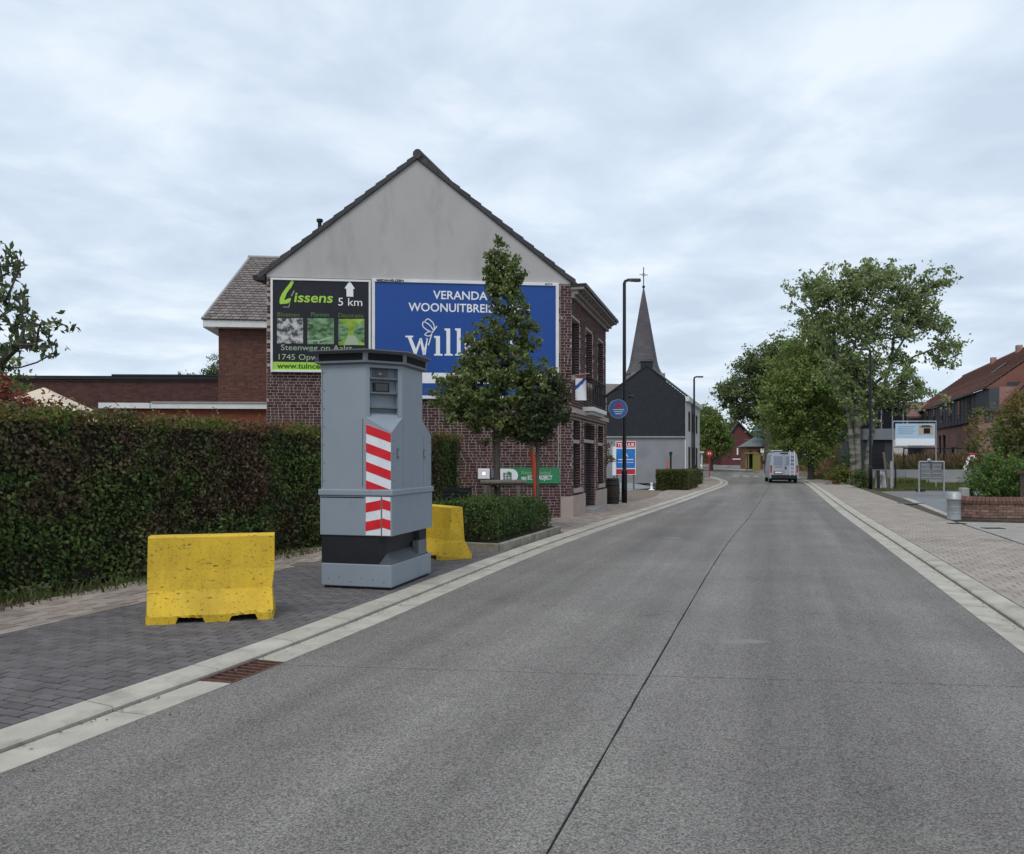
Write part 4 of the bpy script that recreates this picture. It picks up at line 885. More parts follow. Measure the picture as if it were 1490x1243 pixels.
def blob_points(blobs, n, rs, shell=.35, gap=0., gs=1., seed=0):
    vol = np.array([b[3]*b[4]*b[5] for b in blobs])**.8; idx = rs.choice(len(blobs), n*3, p=vol/vol.sum()); B = np.array(blobs)[idx]
    d = rs.normal(size=(n*3, 3)); d /= np.linalg.norm(d, axis=1)[:, None]; r_ = shell+(1-shell)*rs.uniform(0, 1, (n*3, 1))**.6
    P = B[:, :3]+d*r_*B[:, 3:6]
    if gap: P = P[vnoise(P, gs, seed) > gap-1]
    return P[:n]
def tree(name, label, cat, base, trunk, blobs, n_att, n_leaf, sig, lsize, lm, bark, rtrunk, group=None, seed=1, up=.6, droop=0., lean=(0, 0), gap=.0, gs=1., minr=.012, asp=.55, shell=.3, rpow=2.3, att=None, curl=.25, extra=None):
    rs = np.random.RandomState(seed); root = empty(name, base, label=label, cat=cat, group=group)
    A = np.array(att) if att is not None else blob_points(blobs, n_att, rs, shell, gap, gs, seed)
    if extra is not None: A = np.concatenate([A, np.array(extra)])
    th = trunk; nt_ = 9; nodes = [(lean[0]*i/nt_*th+.02*rs.normal()*th*.2, lean[1]*i/nt_*th, th*i/nt_) for i in range(nt_+1)] if name != 'street_tree' else [(.01*math.sin(i), 0, th*i/nt_) for i in range(nt_+1)]
    nodes[0] = (0, 0, -.05)
    par = [-1]+list(range(nt_)); nodes = [np.array(n_) for n_ in nodes]
    A = A[np.argsort(np.linalg.norm(A-nodes[nt_]*np.array([1, 1, .9]), axis=1))]
    ends = []
    for a in A:
        Nn = np.array(nodes); d = np.linalg.norm(Nn-a, axis=1); pen = np.maximum(0, (Nn[:, 2]-a[2]+.25*d))*1.6; pen[:3] += 99; k = int(np.argmin(d+pen))
        p0 = Nn[k]; L_b = d[k]; steps = max(1, int(L_b/.45*1.0/(max(th, 2)/3)+.5)); prev = k
        side = rs.normal(size=3)*L_b*.08; side[2] -= L_b*curl*.3
        for i in range(1, steps+1):
            t = i/steps; q = p0+(a-p0)*t+side*math.sin(math.pi*t); nodes.append(q); par.append(prev); prev = len(nodes)-1
        ends.append(prev)
    n = len(nodes); cnt = np.zeros(n); 
    for e_ in ends: cnt[e_] += 1
    for i in range(n-1, 0, -1): cnt[par[i]] += cnt[i]
    rad = np.maximum(minr, rtrunk*(cnt/cnt[1])**(1/rpow)); rad[:nt_+1] = [max(rad[i], rtrunk*(1.25 if i == 0 else 1)*(1-.3*i/nt_)*(.6+.4*min(1, (cnt[i]/cnt[1])**.4))) for i in range(nt_+1)]
    kids = {}
    for i in range(1, n): kids.setdefault(par[i], []).append(i)
    mt = MB(); mb = MB()
    def chain(i0, c0):
        pts = [nodes[i0], nodes[c0]]; rr = [min(rad[i0], rad[c0]*1.25), rad[c0]]; c = c0
        while c in kids:
            ks = sorted(kids[c], key=lambda k: -cnt[k]); stack.extend((c, k) for k in ks[1:]); c = ks[0]; pts.append(nodes[c]); rr.append(rad[c])
        return pts, rr
    stack = [(0, 1)]; first = True
    while stack:
        a, b_ = stack.pop(); pts, rr = chain(a, b_); (mt if first else mb).tube(pts, rr, 9 if first else (6 if rr[0] > .05 else 4), cap=False); first = False
    mt.build('trunk', bark, root)
    if mb.v: mb.build('branches', bark, root)
    per = max(1, n_leaf//len(A)); C_ = np.repeat(A, per, 0); sub = rs.normal(size=(len(A)*4, 3))*sig*.8
    C_ = C_+sub[(np.repeat(np.arange(len(A)), per)*4+rs.randint(0, 4, len(C_)))]+rs.normal(size=C_.shape)*sig*.5*np.array([1, 1, .75])
    st = np.random.get_state(); np.random.seed(seed); V, F_ = leafgeo(C_, lsize, up, asp, droop=droop); np.random.set_state(st)
    npmesh('crown', V, F_, lm, root); return root

# hedge along the pavement
hs0, hs1 = PL.s_at_y(4.5), PL.s_at_y(20.3)
ha = Vector((-8.6, 2.6)); hb = Vector((-1.25, 19.85)); hd = (hb-ha).normalized(); hn = Vector((hd.y, -hd.x)); HL = (hb-ha).length
hedge = empty('clipped_hedge', (ha.x, ha.y, 0), label='tall clipped beech hedge along the left pavement, green with brown patches', cat='hedge')
rs = np.random.RandomState(5)
def hedge_leaves(n, top=False, size=.06):
    a = rs.uniform(0, HL, n)
    if top:
        c = rs.uniform(-1.15, .12, n); z = np.full(n, 2.2)+rs.normal(size=n)*.045
    else:
        z = 2.25*rs.uniform(0.0, 1, n); c = np.abs(rs.normal(size=n))*-.07
    P = np.column_stack([a, c, z]); bul = vnoise(np.column_stack([a*1.3, 0*a, z*1.6]), 1.3, 3)*.09+vnoise(np.column_stack([a*3.5, 0*a, z*3.5]), 1.5, 4)*.04
    zz = P[:, 2]+(vnoise(np.column_stack([a*1.8, 0*a, 0*a]), 1., 8)*.05+.05*(a/HL-.5)*-1 if top else 0)
    c2 = P[:, 1]+(bul-(.10*np.clip((.5-z)/.5, 0, 1)) if not top else 0)
    if not top: zz = zz*(1+.03*vnoise(P*1., 2., 8))
    o = np.column_stack([hd.x*a+hn.x*c2, hd.y*a+hn.y*c2, zz]); return o
C1 = hedge_leaves(62000); nrm = np.tile(np.array([hn.x, hn.y, .35])*1.1, (len(C1), 1))
V, F_ = leafgeo(C1, .062, 0, .62, nrm); npmesh('side_foliage', V, F_, LM['hedge'], hedge)
C1 = hedge_leaves(16000, True); V, F_ = leafgeo(C1, .055, .8, .6); npmesh('top_foliage', V, F_, LM['hedgetop'], hedge)
# stray shoots on the top
a = rs.uniform(0, HL, 260); C1 = []
for k in a:
    h = rs.uniform(.05, .2)*(1.6 if rs.uniform() < .12 else 1); c = rs.uniform(-.5, .08)
    for j in range(9): C1.append((hd.x*k+hn.x*c+rs.normal()*.03, hd.y*k+hn.y*c+rs.normal()*.03, 2.2+h*j/9))
V, F_ = leafgeo(np.array(C1), .055, .3, .5); npmesh('top_shoots', V, F_, LM['hedgetop'], hedge)
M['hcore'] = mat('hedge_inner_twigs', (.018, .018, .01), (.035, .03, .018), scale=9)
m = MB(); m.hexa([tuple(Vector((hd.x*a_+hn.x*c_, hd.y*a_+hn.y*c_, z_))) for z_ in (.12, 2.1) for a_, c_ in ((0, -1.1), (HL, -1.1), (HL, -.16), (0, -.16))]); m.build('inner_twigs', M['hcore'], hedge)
m = MB()
for k in range(34):
    a_ = HL*k/34+.2; p = hd*a_+hn*-.2; m.tube([(p.x, p.y, 0), (p.x+.02, p.y+.03, .5)], .02, 5)
m.build('stems', M['bark'], hedge, kind='stuff')
grass_patch('leaf_litter', [(-7.4, 5.0), (-6.85, 4.8), (-3.15, 13.9), (-3.5, 14.2)], .06, 260, LM['hedge'], 'leaf litter', '', zb=.05, seed=3)
# copper shrub behind the hedge at the left
tree('copper_shrub', 'reddish brown leaved shrub rising behind the left end of the hedge', 'shrub', (-6.95, 10.6, 0), 1.2, [(0, 0, 2.3, .72, .5, .36), (.55, .1, 2.12, .5, .4, .22)], 80, 4200, .13, .075, LM['copper'], M['bark'], .05, seed=4)
tree('elder_bush', 'pale green bush tip in front of the party tent', 'shrub', (-6.8, 11.8, 0), 1.2, [(0, 0, 2.05, .55, .4, .42)], 40, 1500, .09, .075, LM['hedgetop'], M['bark'], .04, seed=6)
# cherry tree at the left edge, branches given where the photograph shows them
Yc = 12.2; att = []; bx, by = -9.3, 12.2
def cp(u, v, dy=0): Y = Yc+dy; return (X(u, Y)-bx, Y-by, Z(v, Y))
for (p, q, n_) in (((-20, 470), (100, 474), 10), ((20, 455), (60, 482), 4), ((20, 490), (84, 514), 7), ((-30, 442), (44, 428), 8), ((-30, 420), (44, 455), 7), ((-40, 388), (28, 366), 8), ((-40, 400), (32, 384), 8), ((-40, 412), (16, 402), 6), ((-60, 440), (-5, 470), 8), ((-60, 520), (30, 505), 10), ((-70, 540), (20, 540), 10), ((-60, 500), (10, 520), 8), ((25, 500), (48, 488), 3), ((-120, 380), (-40, 360), 12), ((-140, 460), (-60, 420), 12), ((-140, 520), (-60, 470), 12)):
    for i in range(n_): t = (i+.6)/n_; att.append(np.array(cp(p[0]+(q[0]-p[0])*t, p[1]+(q[1]-p[1])*t+6*math.sin(i*2.1), .7*math.sin(i+p[0]))))
tree('cherry_tree', 'cherry tree reaching in from the left edge above the hedge', 'tree', (bx, by, 0), 2.2, None, 0, len(att)*14, .075, .13, LM['cherry'], M['bark'], .11, seed=8, up=.2, droop=1.3, att=att, asp=.42, minr=.008)
tree('garden_tree', 'dense green garden tree low behind the cherry branches at the left', 'tree', (X(-35, 20), 20, 0), 2.2, [(0, 0, 3.0, 1.45, 1.2, 1.3), (.5, 0, 2.4, 1.0, 1, .9)], 120, 9000, .2, .11, LM['linden'], M['bark'], .12, seed=9)
# bare shrubs far behind the annex
for k, (u, h) in enumerate(((262, 2.0), (290, 2.3))):
    tree('thin_tree', ('sparse twiggy tree far behind the annex, the left one', 'sparse twiggy tree far behind the annex, next to the rear wing')[k], 'tree', (X(u, 62), 62, 0), 5.2, [(0, 0, 7.0, 1.35, 1.2, 1.5)], 110, 900, .16, .16, LM['autumn'], M['bark'], .14, seed=12+k, curl=-.1, minr=.018, group='sparse trees behind the annex')
tree('conifer', 'narrow dark conifer beside the rear wing', 'tree', (X(314, 45), 45, 0), 4, [(0, 0, 5.6, .5, .5, 2.0)], 60, 3000, .2, .14, LM['oak'], M['bark'], .1, seed=15)

# planter with its edging
planter = empty('planter_bed', kind='structure')
mm = MB()
pa, pb = PLANT0+.1, PLANT1-.1
def pstone(p, q, nm='edging_stone', w_=.1, z1=.17):
    d = (q-p); L_b = d.length; d.normalize(); n_ = Vector((-d.y, d.x)); g = .004
    c = [p+d*g-n_*w_/2, q-d*g-n_*w_/2, q-d*g+n_*w_/2, p+d*g+n_*w_/2]
    MB().hexa([(*x, -.02) for x in c]+[(*x, z1) for x in c]).build(nm, M['edging'], planter, bevel=.012)
corners = [PL.at(pa, 2.5), PL.at(pa-.1, .68), PL.at(pb, .68), PL.at(pb+.1, 2.5)]
for p, q in ((corners[0], corners[1]), (corners[1], corners[2]), (corners[2], corners[3]), (corners[3], corners[0])):
    n_ = max(1, round((q-p).length/1.)); [pstone(p+(q-p)*i/n_, p+(q-p)*(i+1)/n_) for i in range(n_)]
MB().prism([(c.x, c.y) for c in corners], -.02, .13).build('soil', M['earth'], planter)
sb = empty('clipped_shrub', (0, 0, 0), label='low dark green shrub bed in the planter under the street tree', cat='shrub')
rs = np.random.RandomState(17); n = 32000
q = rs.uniform(0, 1, (n, 2)); s_ = pa+.1+(pb-pa-.25)*q[:, 0]; o_ = .78+1.6*q[:, 1]
b0 = np.array([PL.at(a, 0) for a in s_[:1]]);
pp = np.array([tuple(PL.at(a, b)) for a, b in zip(s_, o_)]); ed = np.minimum(np.minimum(q[:, 0], 1-q[:, 0])*2.6, np.minimum(q[:, 1], 1-q[:, 1])*2.0); hz = .22+.52*np.clip(ed/.22, 0, 1)**.45+.05*vnoise(np.column_stack([pp*3, 0*s_]), 1., 2)
z = hz*np.where(rs.uniform(size=n) < .5, 1-np.abs(rs.normal(size=n))*.06, rs.uniform(.25, 1, n))
V, F_ = leafgeo(np.column_stack([pp, z+.08]), .055, .5, .5); npmesh('foliage', V, F_, LM['yew'], sb)
C1 = []
for k in range(110):
    a, b = pa+.2+(pb-pa-.6)*rs.uniform(), 1.0+1.2*rs.uniform(); p = PL.at(a, b); h = rs.uniform(.1, .28)
    for j in range(8): C1.append((p.x+rs.normal()*.03, p.y+rs.normal()*.03, .72+h*j/8))
V, F_ = leafgeo(np.array(C1), .06, .3, .4); npmesh('shoots', V, F_, LM['shoot'], sb)
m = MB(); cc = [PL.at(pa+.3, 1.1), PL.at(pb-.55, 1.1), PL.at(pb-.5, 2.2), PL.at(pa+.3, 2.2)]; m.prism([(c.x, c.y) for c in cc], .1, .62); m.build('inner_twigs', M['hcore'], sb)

# street tree
TY = 17.4; tx = X(723, TY)
def tb(u, v, ru, rv, dy=0, ry=None): k = TY/FPX; return (X(u, TY)-tx, dy, Z(v, TY)-.06, ru*k, (ry or ru*.8)*k, rv*k)
SH = [(X(u0_+(u1_-u0_)*t, TY)-tx, dy_, Z(430+(v1_-430)*t, TY)-.06) for u0_, u1_, v1_, dy_ in ((722, 714, 372, .1), (726, 724, 350, 0), (732, 736, 366, .15), (740, 749, 380, -.1), (744, 757, 396, .1), (718, 710, 392, -.1)) for t in np.linspace(.1, 1, 9)]
tree('street_tree', 'leafy upright street tree with pointed crown standing before the blue billboard', 'tree', (tx, TY, .06), 3.6,
     [tb(722, 590, 92, 42), tb(690, 575, 66, 40), tb(662, 568, 42, 38), tb(775, 560, 50, 46), tb(730, 535, 72, 44), tb(738, 490, 46, 46), tb(736, 445, 32, 44), tb(770, 490, 24, 42), tb(734, 415, 22, 30), tb(700, 503, 28, 32), tb(710, 620, 50, 22), tb(695, 525, 38, 32)],
     400, 25000, .085, .085, LM['maple'], M['bark'], .075, seed=21, up=.3, minr=.008, asp=.62, shell=.1, curl=-.12, extra=SH)
TY2 = 17.3
def tb2(u, v, ru, rv): k = TY2/FPX; return (X(u, TY2)-X(782, TY2), 0, Z(v, TY2)-.06, ru*k, ru*.8*k, rv*k)
tree('purple_leaf_tree', 'small dark leaved tree right of the street tree, behind the orange pole', 'tree', (X(782, TY2), TY2, .06), 1.9, [tb2(795, 592, 34, 34), tb2(770, 615, 30, 24), tb2(806, 570, 18, 22), tb2(780, 625, 26, 18)], 130, 7500, .11, .085, LM['dark'], M['bark'], .04, seed=23, up=.2, minr=.008)
# leaning orange pole
p0 = Vector((X(787, 17.7), 17.7, .03)); p1 = Vector((X(774, 17.7), 17.7, Z(657, 17.7)))
op = empty('leaning_pole', tuple(p0), label='bright orange red pole leaning in front of the green sign', cat='pole')
MB().tube([(0, 0, 0), tuple((p1-p0))], .055, 10).build('shaft', M['orange'], op)
MB().tube([tuple(p1-p0), tuple((p1-p0)*1.05)], .042, 10).build('faded_top', mat('faded_pink', (.45, .2, .17)), op)
# tree support frame
sf = empty('tree_support', (tx, TY-.1, .06), R(8), label='weathered wooden tree support frame of posts and rail round the trunk', cat='tree support')
for x, y in ((-.27, -.2), (.45, -.2), (-.1, .35)): MB().tube([(x, y, 0), (x, y, Z(704, TY)-.1)], .05, 10).build('post', M['wood'], sf)
zz = Z(704, TY)-.02; MB().tube([(-.38, -.2, zz), (.62, -.2, zz)], .055, 10).build('rail', M['wood'], sf)
MB().tube([(-.1, .4, zz-.06), (.0, -.2, zz-.06)], .04, 8).build('rail', M['wood'], sf)
MB().lathe((0, 0, zz-.1), [(.1, 0), (.1, .08)], 12).build('tree_tie', M['black'], sf)
# dark bench behind the shrub
be = empty('garden_bench', (X(664, 18.3), 18.3, .06), R(-172), label='dark grey park bench seen between the shrub bed and the hedge', cat='bench')
bw_ = .33
for k in range(5): z = .42+.085*k+.1; MB().hexa([(-bw_, .22+.03*k, z), (bw_, .22+.03*k, z), (bw_, .245+.03*k, z), (-bw_, .245+.03*k, z), (-bw_, .225+.03*k, z+.078), (bw_, .225+.03*k, z+.078), (bw_, .25+.03*k, z+.078), (-bw_, .25+.03*k, z+.078)]).build('back_slat', M['cab2'] if 0 else M['black'], be)
for k in range(5): MB().box(-bw_, bw_, -.22+.085*k, -.145+.085*k, .42, .445).build('seat_slat', M['black'], be)
for x in (-bw_+.05, bw_-.1): MB().box(x, x+.05, -.22, -.16, 0, .42).build('leg', M['black'], be); MB().box(x, x+.05, .16, .24, 0, .5).build('leg', M['black'], be)

# ------------------------------------------------------------------ street lamps
def lamp(px, py, H, arm, rot, label):
    o = empty('street_lamp', (px, py, .03), rot, label=label, cat='street lamp', group='black street lamps along the road')
    MB().lathe((0, 0, 0), [(.105, 0), (.105, 1.15), (.1, 1.2), (.07, 1.25)], 16).build('base_sleeve', M['lampm'], o)
    MB().tube([(0, 0, 1.2), (0, 0, H-.12), (.03, 0, H-.03), (.12, 0, H)], [.075, .062, .055, .05], 12).build('pole', M['lampm'], o)
    m = MB(); P = [(.1, -.035), (.25, -.1), (.52, -.13), (arm, -.1), (arm+.02, 0), (arm, .1), (.52, .13), (.25, .1), (.1, .035)]
    m.prism(P, H-.03, H+.06, [(x*.98+.005, y*.7) for x, y in P]); m.build('lamp_head', M['lampm'], o)
    MB().prism([(.3, -.09), (arm-.04, -.08), (arm-.04, .08), (.3, .09)], H-.03, H-.021).build('lens', M['galv'], o)
    MB().box(-.02, .02, -.11, -.103, .5, .85).build('service_door', M['black'], o)
    return o
lamp(*GP(908.5, 733), 8.22, .6, R(5), 'nearest tall black street lamp beside the brick house')
lamp(*GP(1010, 703.6), 7.15, .62, R(8), 'black street lamp past the small hedge by the white house')
lamp(*GP(1266.5, 712.5), Z(508, 42.6)-.06, .75, R(185), 'black street lamp on the right verge in front of the birch')

# ------------------------------------------------------------------ barrel, to-let sign, hedge, neighbour houses
def plank_barrel(c, r_, h):
    o = empty('wooden_barrel', (*c, .03), label='dark wooden barrel table at the far corner of the brick house', cat='barrel')
    prof = [(.84, 0), (.93, .2), (.99, .42), (1, .5), (.99, .58), (.93, .8), (.84, 1)]
    for k in range(16):
        a0, a1 = 2*math.pi*k/16+.01, 2*math.pi*(k+1)/16-.01; vs = []
        for f, z in prof: vs += [(r_*f*math.cos(a), r_*f*math.sin(a), z*h) for a in (a0, a1)]
        MB().add(vs, [(2*i, 2*i+1, 2*i+3, 2*i+2) for i in range(len(prof)-1)]).build('stave', M['wooddk'], o)
    for z, f in ((.06, .875), (.26, .96), (.74, .96), (.94, .875)): MB().lathe((0, 0, z*h-.025), [(r_*f+.004, 0), (r_*(f+.008)+.004, .025), (r_*f+.004, .05)], 20).build('hoop', M['black'], o)
    MB().lathe((0, 0, h-.03), [(r_*.83, 0), (r_*.83, .015)], 20).build('barrel_top', M['wooddk'], o)
M['wooddk'] = mat('dark_barrel_wood', (.03, .022, .02), (.05, .038, .033), scale=9, stretch=(3, 3, .4), rough=.7)
plank_barrel((X(891, 28.6), 28.6), .27, .92)
ts = empty('to_let_sign', (X(910, 41), 41, 0), R(4), label='red, blue and white TE HUUR estate agent board on two posts', cat='sign')
FT = Fr((0, 0), (1, 0)); kx = 41/FPX; tx0, tx1 = (895.5-910)*kx, (925-910)*kx; tz1, tz0 = Z(642, 41), Z(691, 41)
M['agentblue'] = mat('agent_blue', (.02, .15, .48), (.03, .19, .52), scale=2, rough=.4); M['agentred'] = mat('agent_red', (.45, .03, .05), rough=.4)
MB().fbox(FT, tx0, tx1, 0, .04, tz0, tz1).build('panel', M['signwhite'], ts)
hh = tz1-tz0; MB().fbox(FT, tx0+.03, tx1-.03, .04, .044, tz1-hh*.19, tz1-.03).build('red_band', M['agentred'], ts)
MB().fbox(FT, tx0+.03, tx1-.03, .04, .044, tz0+hh*.2, tz1-hh*.23).build('blue_field', M['agentblue'], ts)
MB().fbox(FT, tx0+.03, tx1-.03, .04, .044, tz0+.03, tz0+hh*.17).build('red_band', M['agentred'], ts)
text('TE HUUR', .27, ts, (tx0+.09, -.046, tz1-hh*.165), M['signwhite'], off=.006, sx=.8)
text('A', .4, ts, ((tx0+tx1)/2, -.046, tz0+hh*.52), M['signwhite'], align='CENTER'); MB().fbox(FT, tx0+.12, tx1-.12, .044, .046, tz0+hh*.44, tz0+hh*.465).build('lettering', M['signwhite'], ts); MB().fbox(FT, tx0+.12, tx1-.12, .044, .046, tz0+hh*.36, tz0+hh*.375).build('lettering', M['signwhite'], ts)
for x in (tx0+.05, tx1-.12): MB().box(x, x+.07, .005, .07, 0, tz1).build('post', M['wood'], ts)
sd = (X(894, 40.2), 40.2); MB().prism([(sd[0]-.05, sd[1]), (sd[0]+.06, sd[1]-.02), (sd[0]+.06, sd[1]+.5), (sd[0]-.05, sd[1]+.5)], Z(692, 40.2), Z(650, 40.2)).build('narrow_board', M['signwhite'], label='narrow white board edge left of the TE HUUR sign', cat='sign')
MB().prism([(sd[0]-.03, sd[1]+.05), (sd[0]+.03, sd[1]+.05), (sd[0]+.03, sd[1]+.12), (sd[0]-.03, sd[1]+.12)], 0, Z(692, 40.2)).build('short_post', M['wood'], label='short wooden post under the narrow white board', cat='post')
def boxhedge(name, label, c, ang, L_b, W_, H_, lm, n, size, seed, mats=None):
    o = empty(name, (*c, .0), ang, label=label, cat='hedge'); rs = np.random.RandomState(seed); P = []
    nf = int(n*.4); P.append(np.column_stack([rs.uniform(0, L_b, nf), np.abs(rs.normal(size=nf))*.05, rs.uniform(0, H_, nf)]))
    P.append(np.column_stack([rs.uniform(0, L_b, nf), W_-np.abs(rs.normal(size=nf))*.05, rs.uniform(0, H_, nf)]))
    P.append(np.column_stack([rs.choice([0, L_b], nf//2), rs.uniform(0, W_, nf//2), rs.uniform(0, H_, nf//2)])); P.append(np.column_stack([rs.uniform(0, L_b, nf), rs.uniform(0, W_, nf), H_-np.abs(rs.normal(size=nf))*.04]))
    P = np.concatenate(P); P += vnoise(P*2, 1, seed)[:, None]*.05; V, F_ = leafgeo(P, size, .4, .6); npmesh('foliage', V, F_, lm, o)
    MB().box(.08, L_b-.08, .08, W_-.08, 0, H_-.08).build('inner_twigs', M['hcore'], o); return o
h0 = Vector(GP(951, 714)); h1 = Vector(GP(1000, 706)); 
a_ = math.atan2(5.0, 2.0)
boxhedge('low_hedge', 'clipped low green hedge with yellow top by the far left pavement', (X(953, 41.5), 41.5), R(-18), 1.75, 5.2, 1.07, leafmat('low_hedge_leaf', (.06, .085, .025), (.12, .13, .035), scale=1., isl=.35), 9000, .075, 31)
boxhedge('garden_hedge', 'small dark hedge beyond the low yellow topped hedge', (X(990, 49), 49, ), R(-18), 1.0, 4.5, .95, LM['yew'], 3500, .08, 32)
tree('corner_plant', 'thin green plant leaning out behind the brick house corner', 'plant', (X(884, 30), 30.5, 0), 1.6, [(.1, 0, 1.75, .16, .2, .5)], 14, 260, .09, .09, LM['hedgetop'], M['bark'], .02, seed=33)
m = MB(); m.prism([(4.6, 30.2), (6.3, 34.5), (7.6, 40.2), (6.6, 41.5), (3.2, 33)], -.05, .04); m.build('gravel_bed', mat('brown_gravel', (.13, .1, .075), (.2, .16, .12), scale=9, bump=.4), kind='structure')
m = MB(); m.prism([(3.3, 33), (6.6, 41.5), (8, 44), (8, 52.4), (1, 52.4), (0, 33)], -.05, .062); m.build('forecourt', mat('blue_grey_paving', (.19, .225, .24), (.23, .26, .275), scale=.8), kind='structure')
MB().lathe((X(948, 40), 40, .07), [(.16, 0), (.15, .03), (.06, .08), (.05, .3), (.08, .36), (.0, .38)], 12).build('garden_ornament', M['signwhite'], label='small white ornament at the corner of the low hedge', cat='ornament')

# dark slate gabled house
DY = 54.; dh = empty('dark_gable_house', (X(883, DY), DY, 0), R(0), label='house with charcoal slate gable above a plain grey wall, white front', cat='house')
W_ = X(997, DY)-X(883, DY); k = DY/FPX; ze = Z(577, DY); zp = Z(533, DY); zm = Z(635, DY); FD = Fr((0, 0), (1, 0)); pkx = (941-883)*k
sk = Vector((3.2, 9.5, 0))
def skewbox(mb, x0, x1, z0, z1, y0=0., y1=1.): 
    a = Vector((x0, 0, 0))+sk*y0; b = Vector((x1, 0, 0))+sk*y0; c = Vector((x1, 0, 0))+sk*y1; d = Vector((x0, 0, 0))+sk*y1; mb.hexa([(*p.xy, z0) for p in (a, b, c, d)]+[(*p.xy, z1) for p in (a, b, c, d)])
m = MB(); skewbox(m, .02, W_-.02, 0, zm); m.build('grey_wall', mat('grey_facade', (.235, .235, .255), (.27, .268, .285), scale=.8, dirt=(.18, .18, .19), dscale=.7), dh)
m = MB(); m.extr(FD, [(0, zm), (W_, zm), (W_, ze), (pkx, zp), (0, ze)], -9.5*.0-.3, .05); m.build('slate_gable', M['rtile'], dh)
M['charcoal'] = mat('charcoal_slate', (.014, .017, .023), (.02, .023, .029), scale=3, isl=.07, rough=.5)
rest = MB()
for r_ in range(int((zp-zm)/.14)):
    z = zm+.14*r_
    half = 1e9 if z+.14 < ze else None
    if z < ze-.1: x0, x1 = .0, W_
    else: f = (z+.1-ze)/(zp-ze); x0, x1 = pkx*f, W_-(W_-pkx)*f
    x = x0-(.15 if r_ % 2 else 0)
    while x < x1:
        xa, xb = max(x, x0), min(x+.295, x1); x += .3
        if xb-xa > .05: rest.add([FD.p(xa, .062+random.uniform(0, .004), z), FD.p(xb, .062, z), FD.p(xb, .052, z+.15), FD.p(xa, .052, z+.15)], [(0, 1, 2, 3)])
rest.build('gable_slates', M['charcoal'], dh, kind='stuff')
MB().fbox(FD, -.05, W_+.05, 0, .12, zm-.09, zm+.0).build('ledge', M['bluestone'], dh)
m = MB(); th = .12
for (xa, za, xb, zb3) in ((-.15, ze-.06, pkx, zp), (W_+.1, ze-.06, pkx, zp)):
    a = Vector((xa, -.12, za)); b = Vector((xb, -.12, zb3)); c, d = b+sk, a+sk; t = Vector((0, 0, th)); m.hexa([a, b, c, d, a+t, b+t, c+t, d+t])
m.build('roof', M['charcoal'], dh)
MB().box(pkx-.42, pkx+.42, .0, .7, zp-.4, zp+.28).build('chimney', M['charcoal'], dh); MB().box(pkx-.46, pkx+.46, -.04, .74, zp+.28, zp+.36).build('chimney_cap', M['black'], dh)
FH = Fr((W_-.02, 0, 0), (sk.x, sk.y)); FHL = sk.length
MB().fbox(FH, 0, FHL, 0, .06, 0, ze-.1).build('white_front', M['white'], dh); MB().fbox(FH, -.1, FHL, .06, .3, ze-.32, ze-.02).build('cornice', M['white'], dh)
for x in (1.6, 4.2, 6.8):
    for z0, z1 in ((3.6, 5.0), (.9, 2.5)): window(FH, x, x+1., z0, z1, dh, n=.1, sill=False)
MB().tube([FH.p(3.4, .14, 0), FH.p(3.4, .14, ze-.3)], .05, 6).build('downpipe', M['black'], dh)
MB().box(-2.2, -.05, 1.2, 6, 0, Z(603, 55)).build('side_extension', mat('grey_extension', (.24, .24, .25), (.27, .27, .28), scale=1), dh); MB().box(-2.3, -.05, 1.1, 6, Z(603, 55), Z(598, 55)).build('extension_roof', M['slate'], dh)
MB().box(.3, .5, -.05, 0, zp-2, zp-1.9).build('vent', M['black'], dh)
MB().tube([(X(976, 50), 50, .06), (X(976, 50), 50, 1.9)], .06, 8).tube([(X(976, 50), 50, 1.9), (X(976, 50), 50, 2.1)], .1, 8).build('black_post', M['black'], label='short black post with a cap against the grey gable wall', cat='post')
MB().tube([(X(971, 50), 50, .06), (X(971, 50), 50, 1.6)], .05, 8).build('red_post', M['orange'], label='short dull red post beside the black capped post', cat='post')
# second dark house behind the white one
MB().prism([(X(1004, 72), 72), (X(1014, 72), 72), (X(1014, 72)+.5, 80), (X(1004, 72), 80)], 0, Z(585, 72)).build('dark_annex_house', M['charcoal'], label='black clad building just beyond the white front, behind the second lamp', cat='building')

# church
CY = 112.; ch = empty('church', (X(936.5, CY), CY, 0), R(12), label='village church with a tall thin slate spire and cross', cat='church')
k = CY/FPX; hw = 22.5*k; zt0 = Z(545, CY); zapex = Z(417, CY)
M['spire'] = mat('spire_slate', (.075, .07, .078), (.1, .093, .1), scale=.5, isl=.12)
MB().box(-hw-.1, hw+.1, -hw-.1, hw+.1, 0, zt0).build('tower', mat('church_stone', (.22, .2, .18), (.27, .25, .23), scale=.6), ch)
rest = MB(); n = 8; lv = 26
def ring_(i): t = i/lv; r_ = (hw*1.0)*((1-t)**1.0)*(1+.18*max(0, 1-t*7)**2)+.04; z = zt0+(zapex-zt0)*t; return [(r_*math.cos(2*math.pi*(j+.5)/n), r_*math.sin(2*math.pi*(j+.5)/n), z) for j in range(n)]
for i in range(lv):
    a, b = ring_(i), ring_(i+1)
    for j in range(n): A = Vector(a[j])*1; rest.add([(a[j][0]*1.012, a[j][1]*1.012, a[j][2]), (a[(j+1) % n][0]*1.012, a[(j+1) % n][1]*1.012, a[(j+1) % n][2]), b[(j+1) % n], b[j]], [(0, 1, 2, 3)])
rest.build('spire', M['spire'], ch)
cz = zapex
MB().tube([(0, 0, cz-.2), (0, 0, Z(389, CY))], .07, 6).build('cross_pole', M['black'], ch)
zc2 = Z(400, CY); m = MB(); m.tube([(-.62, 0, zc2), (.62, 0, zc2)], .06, 6)
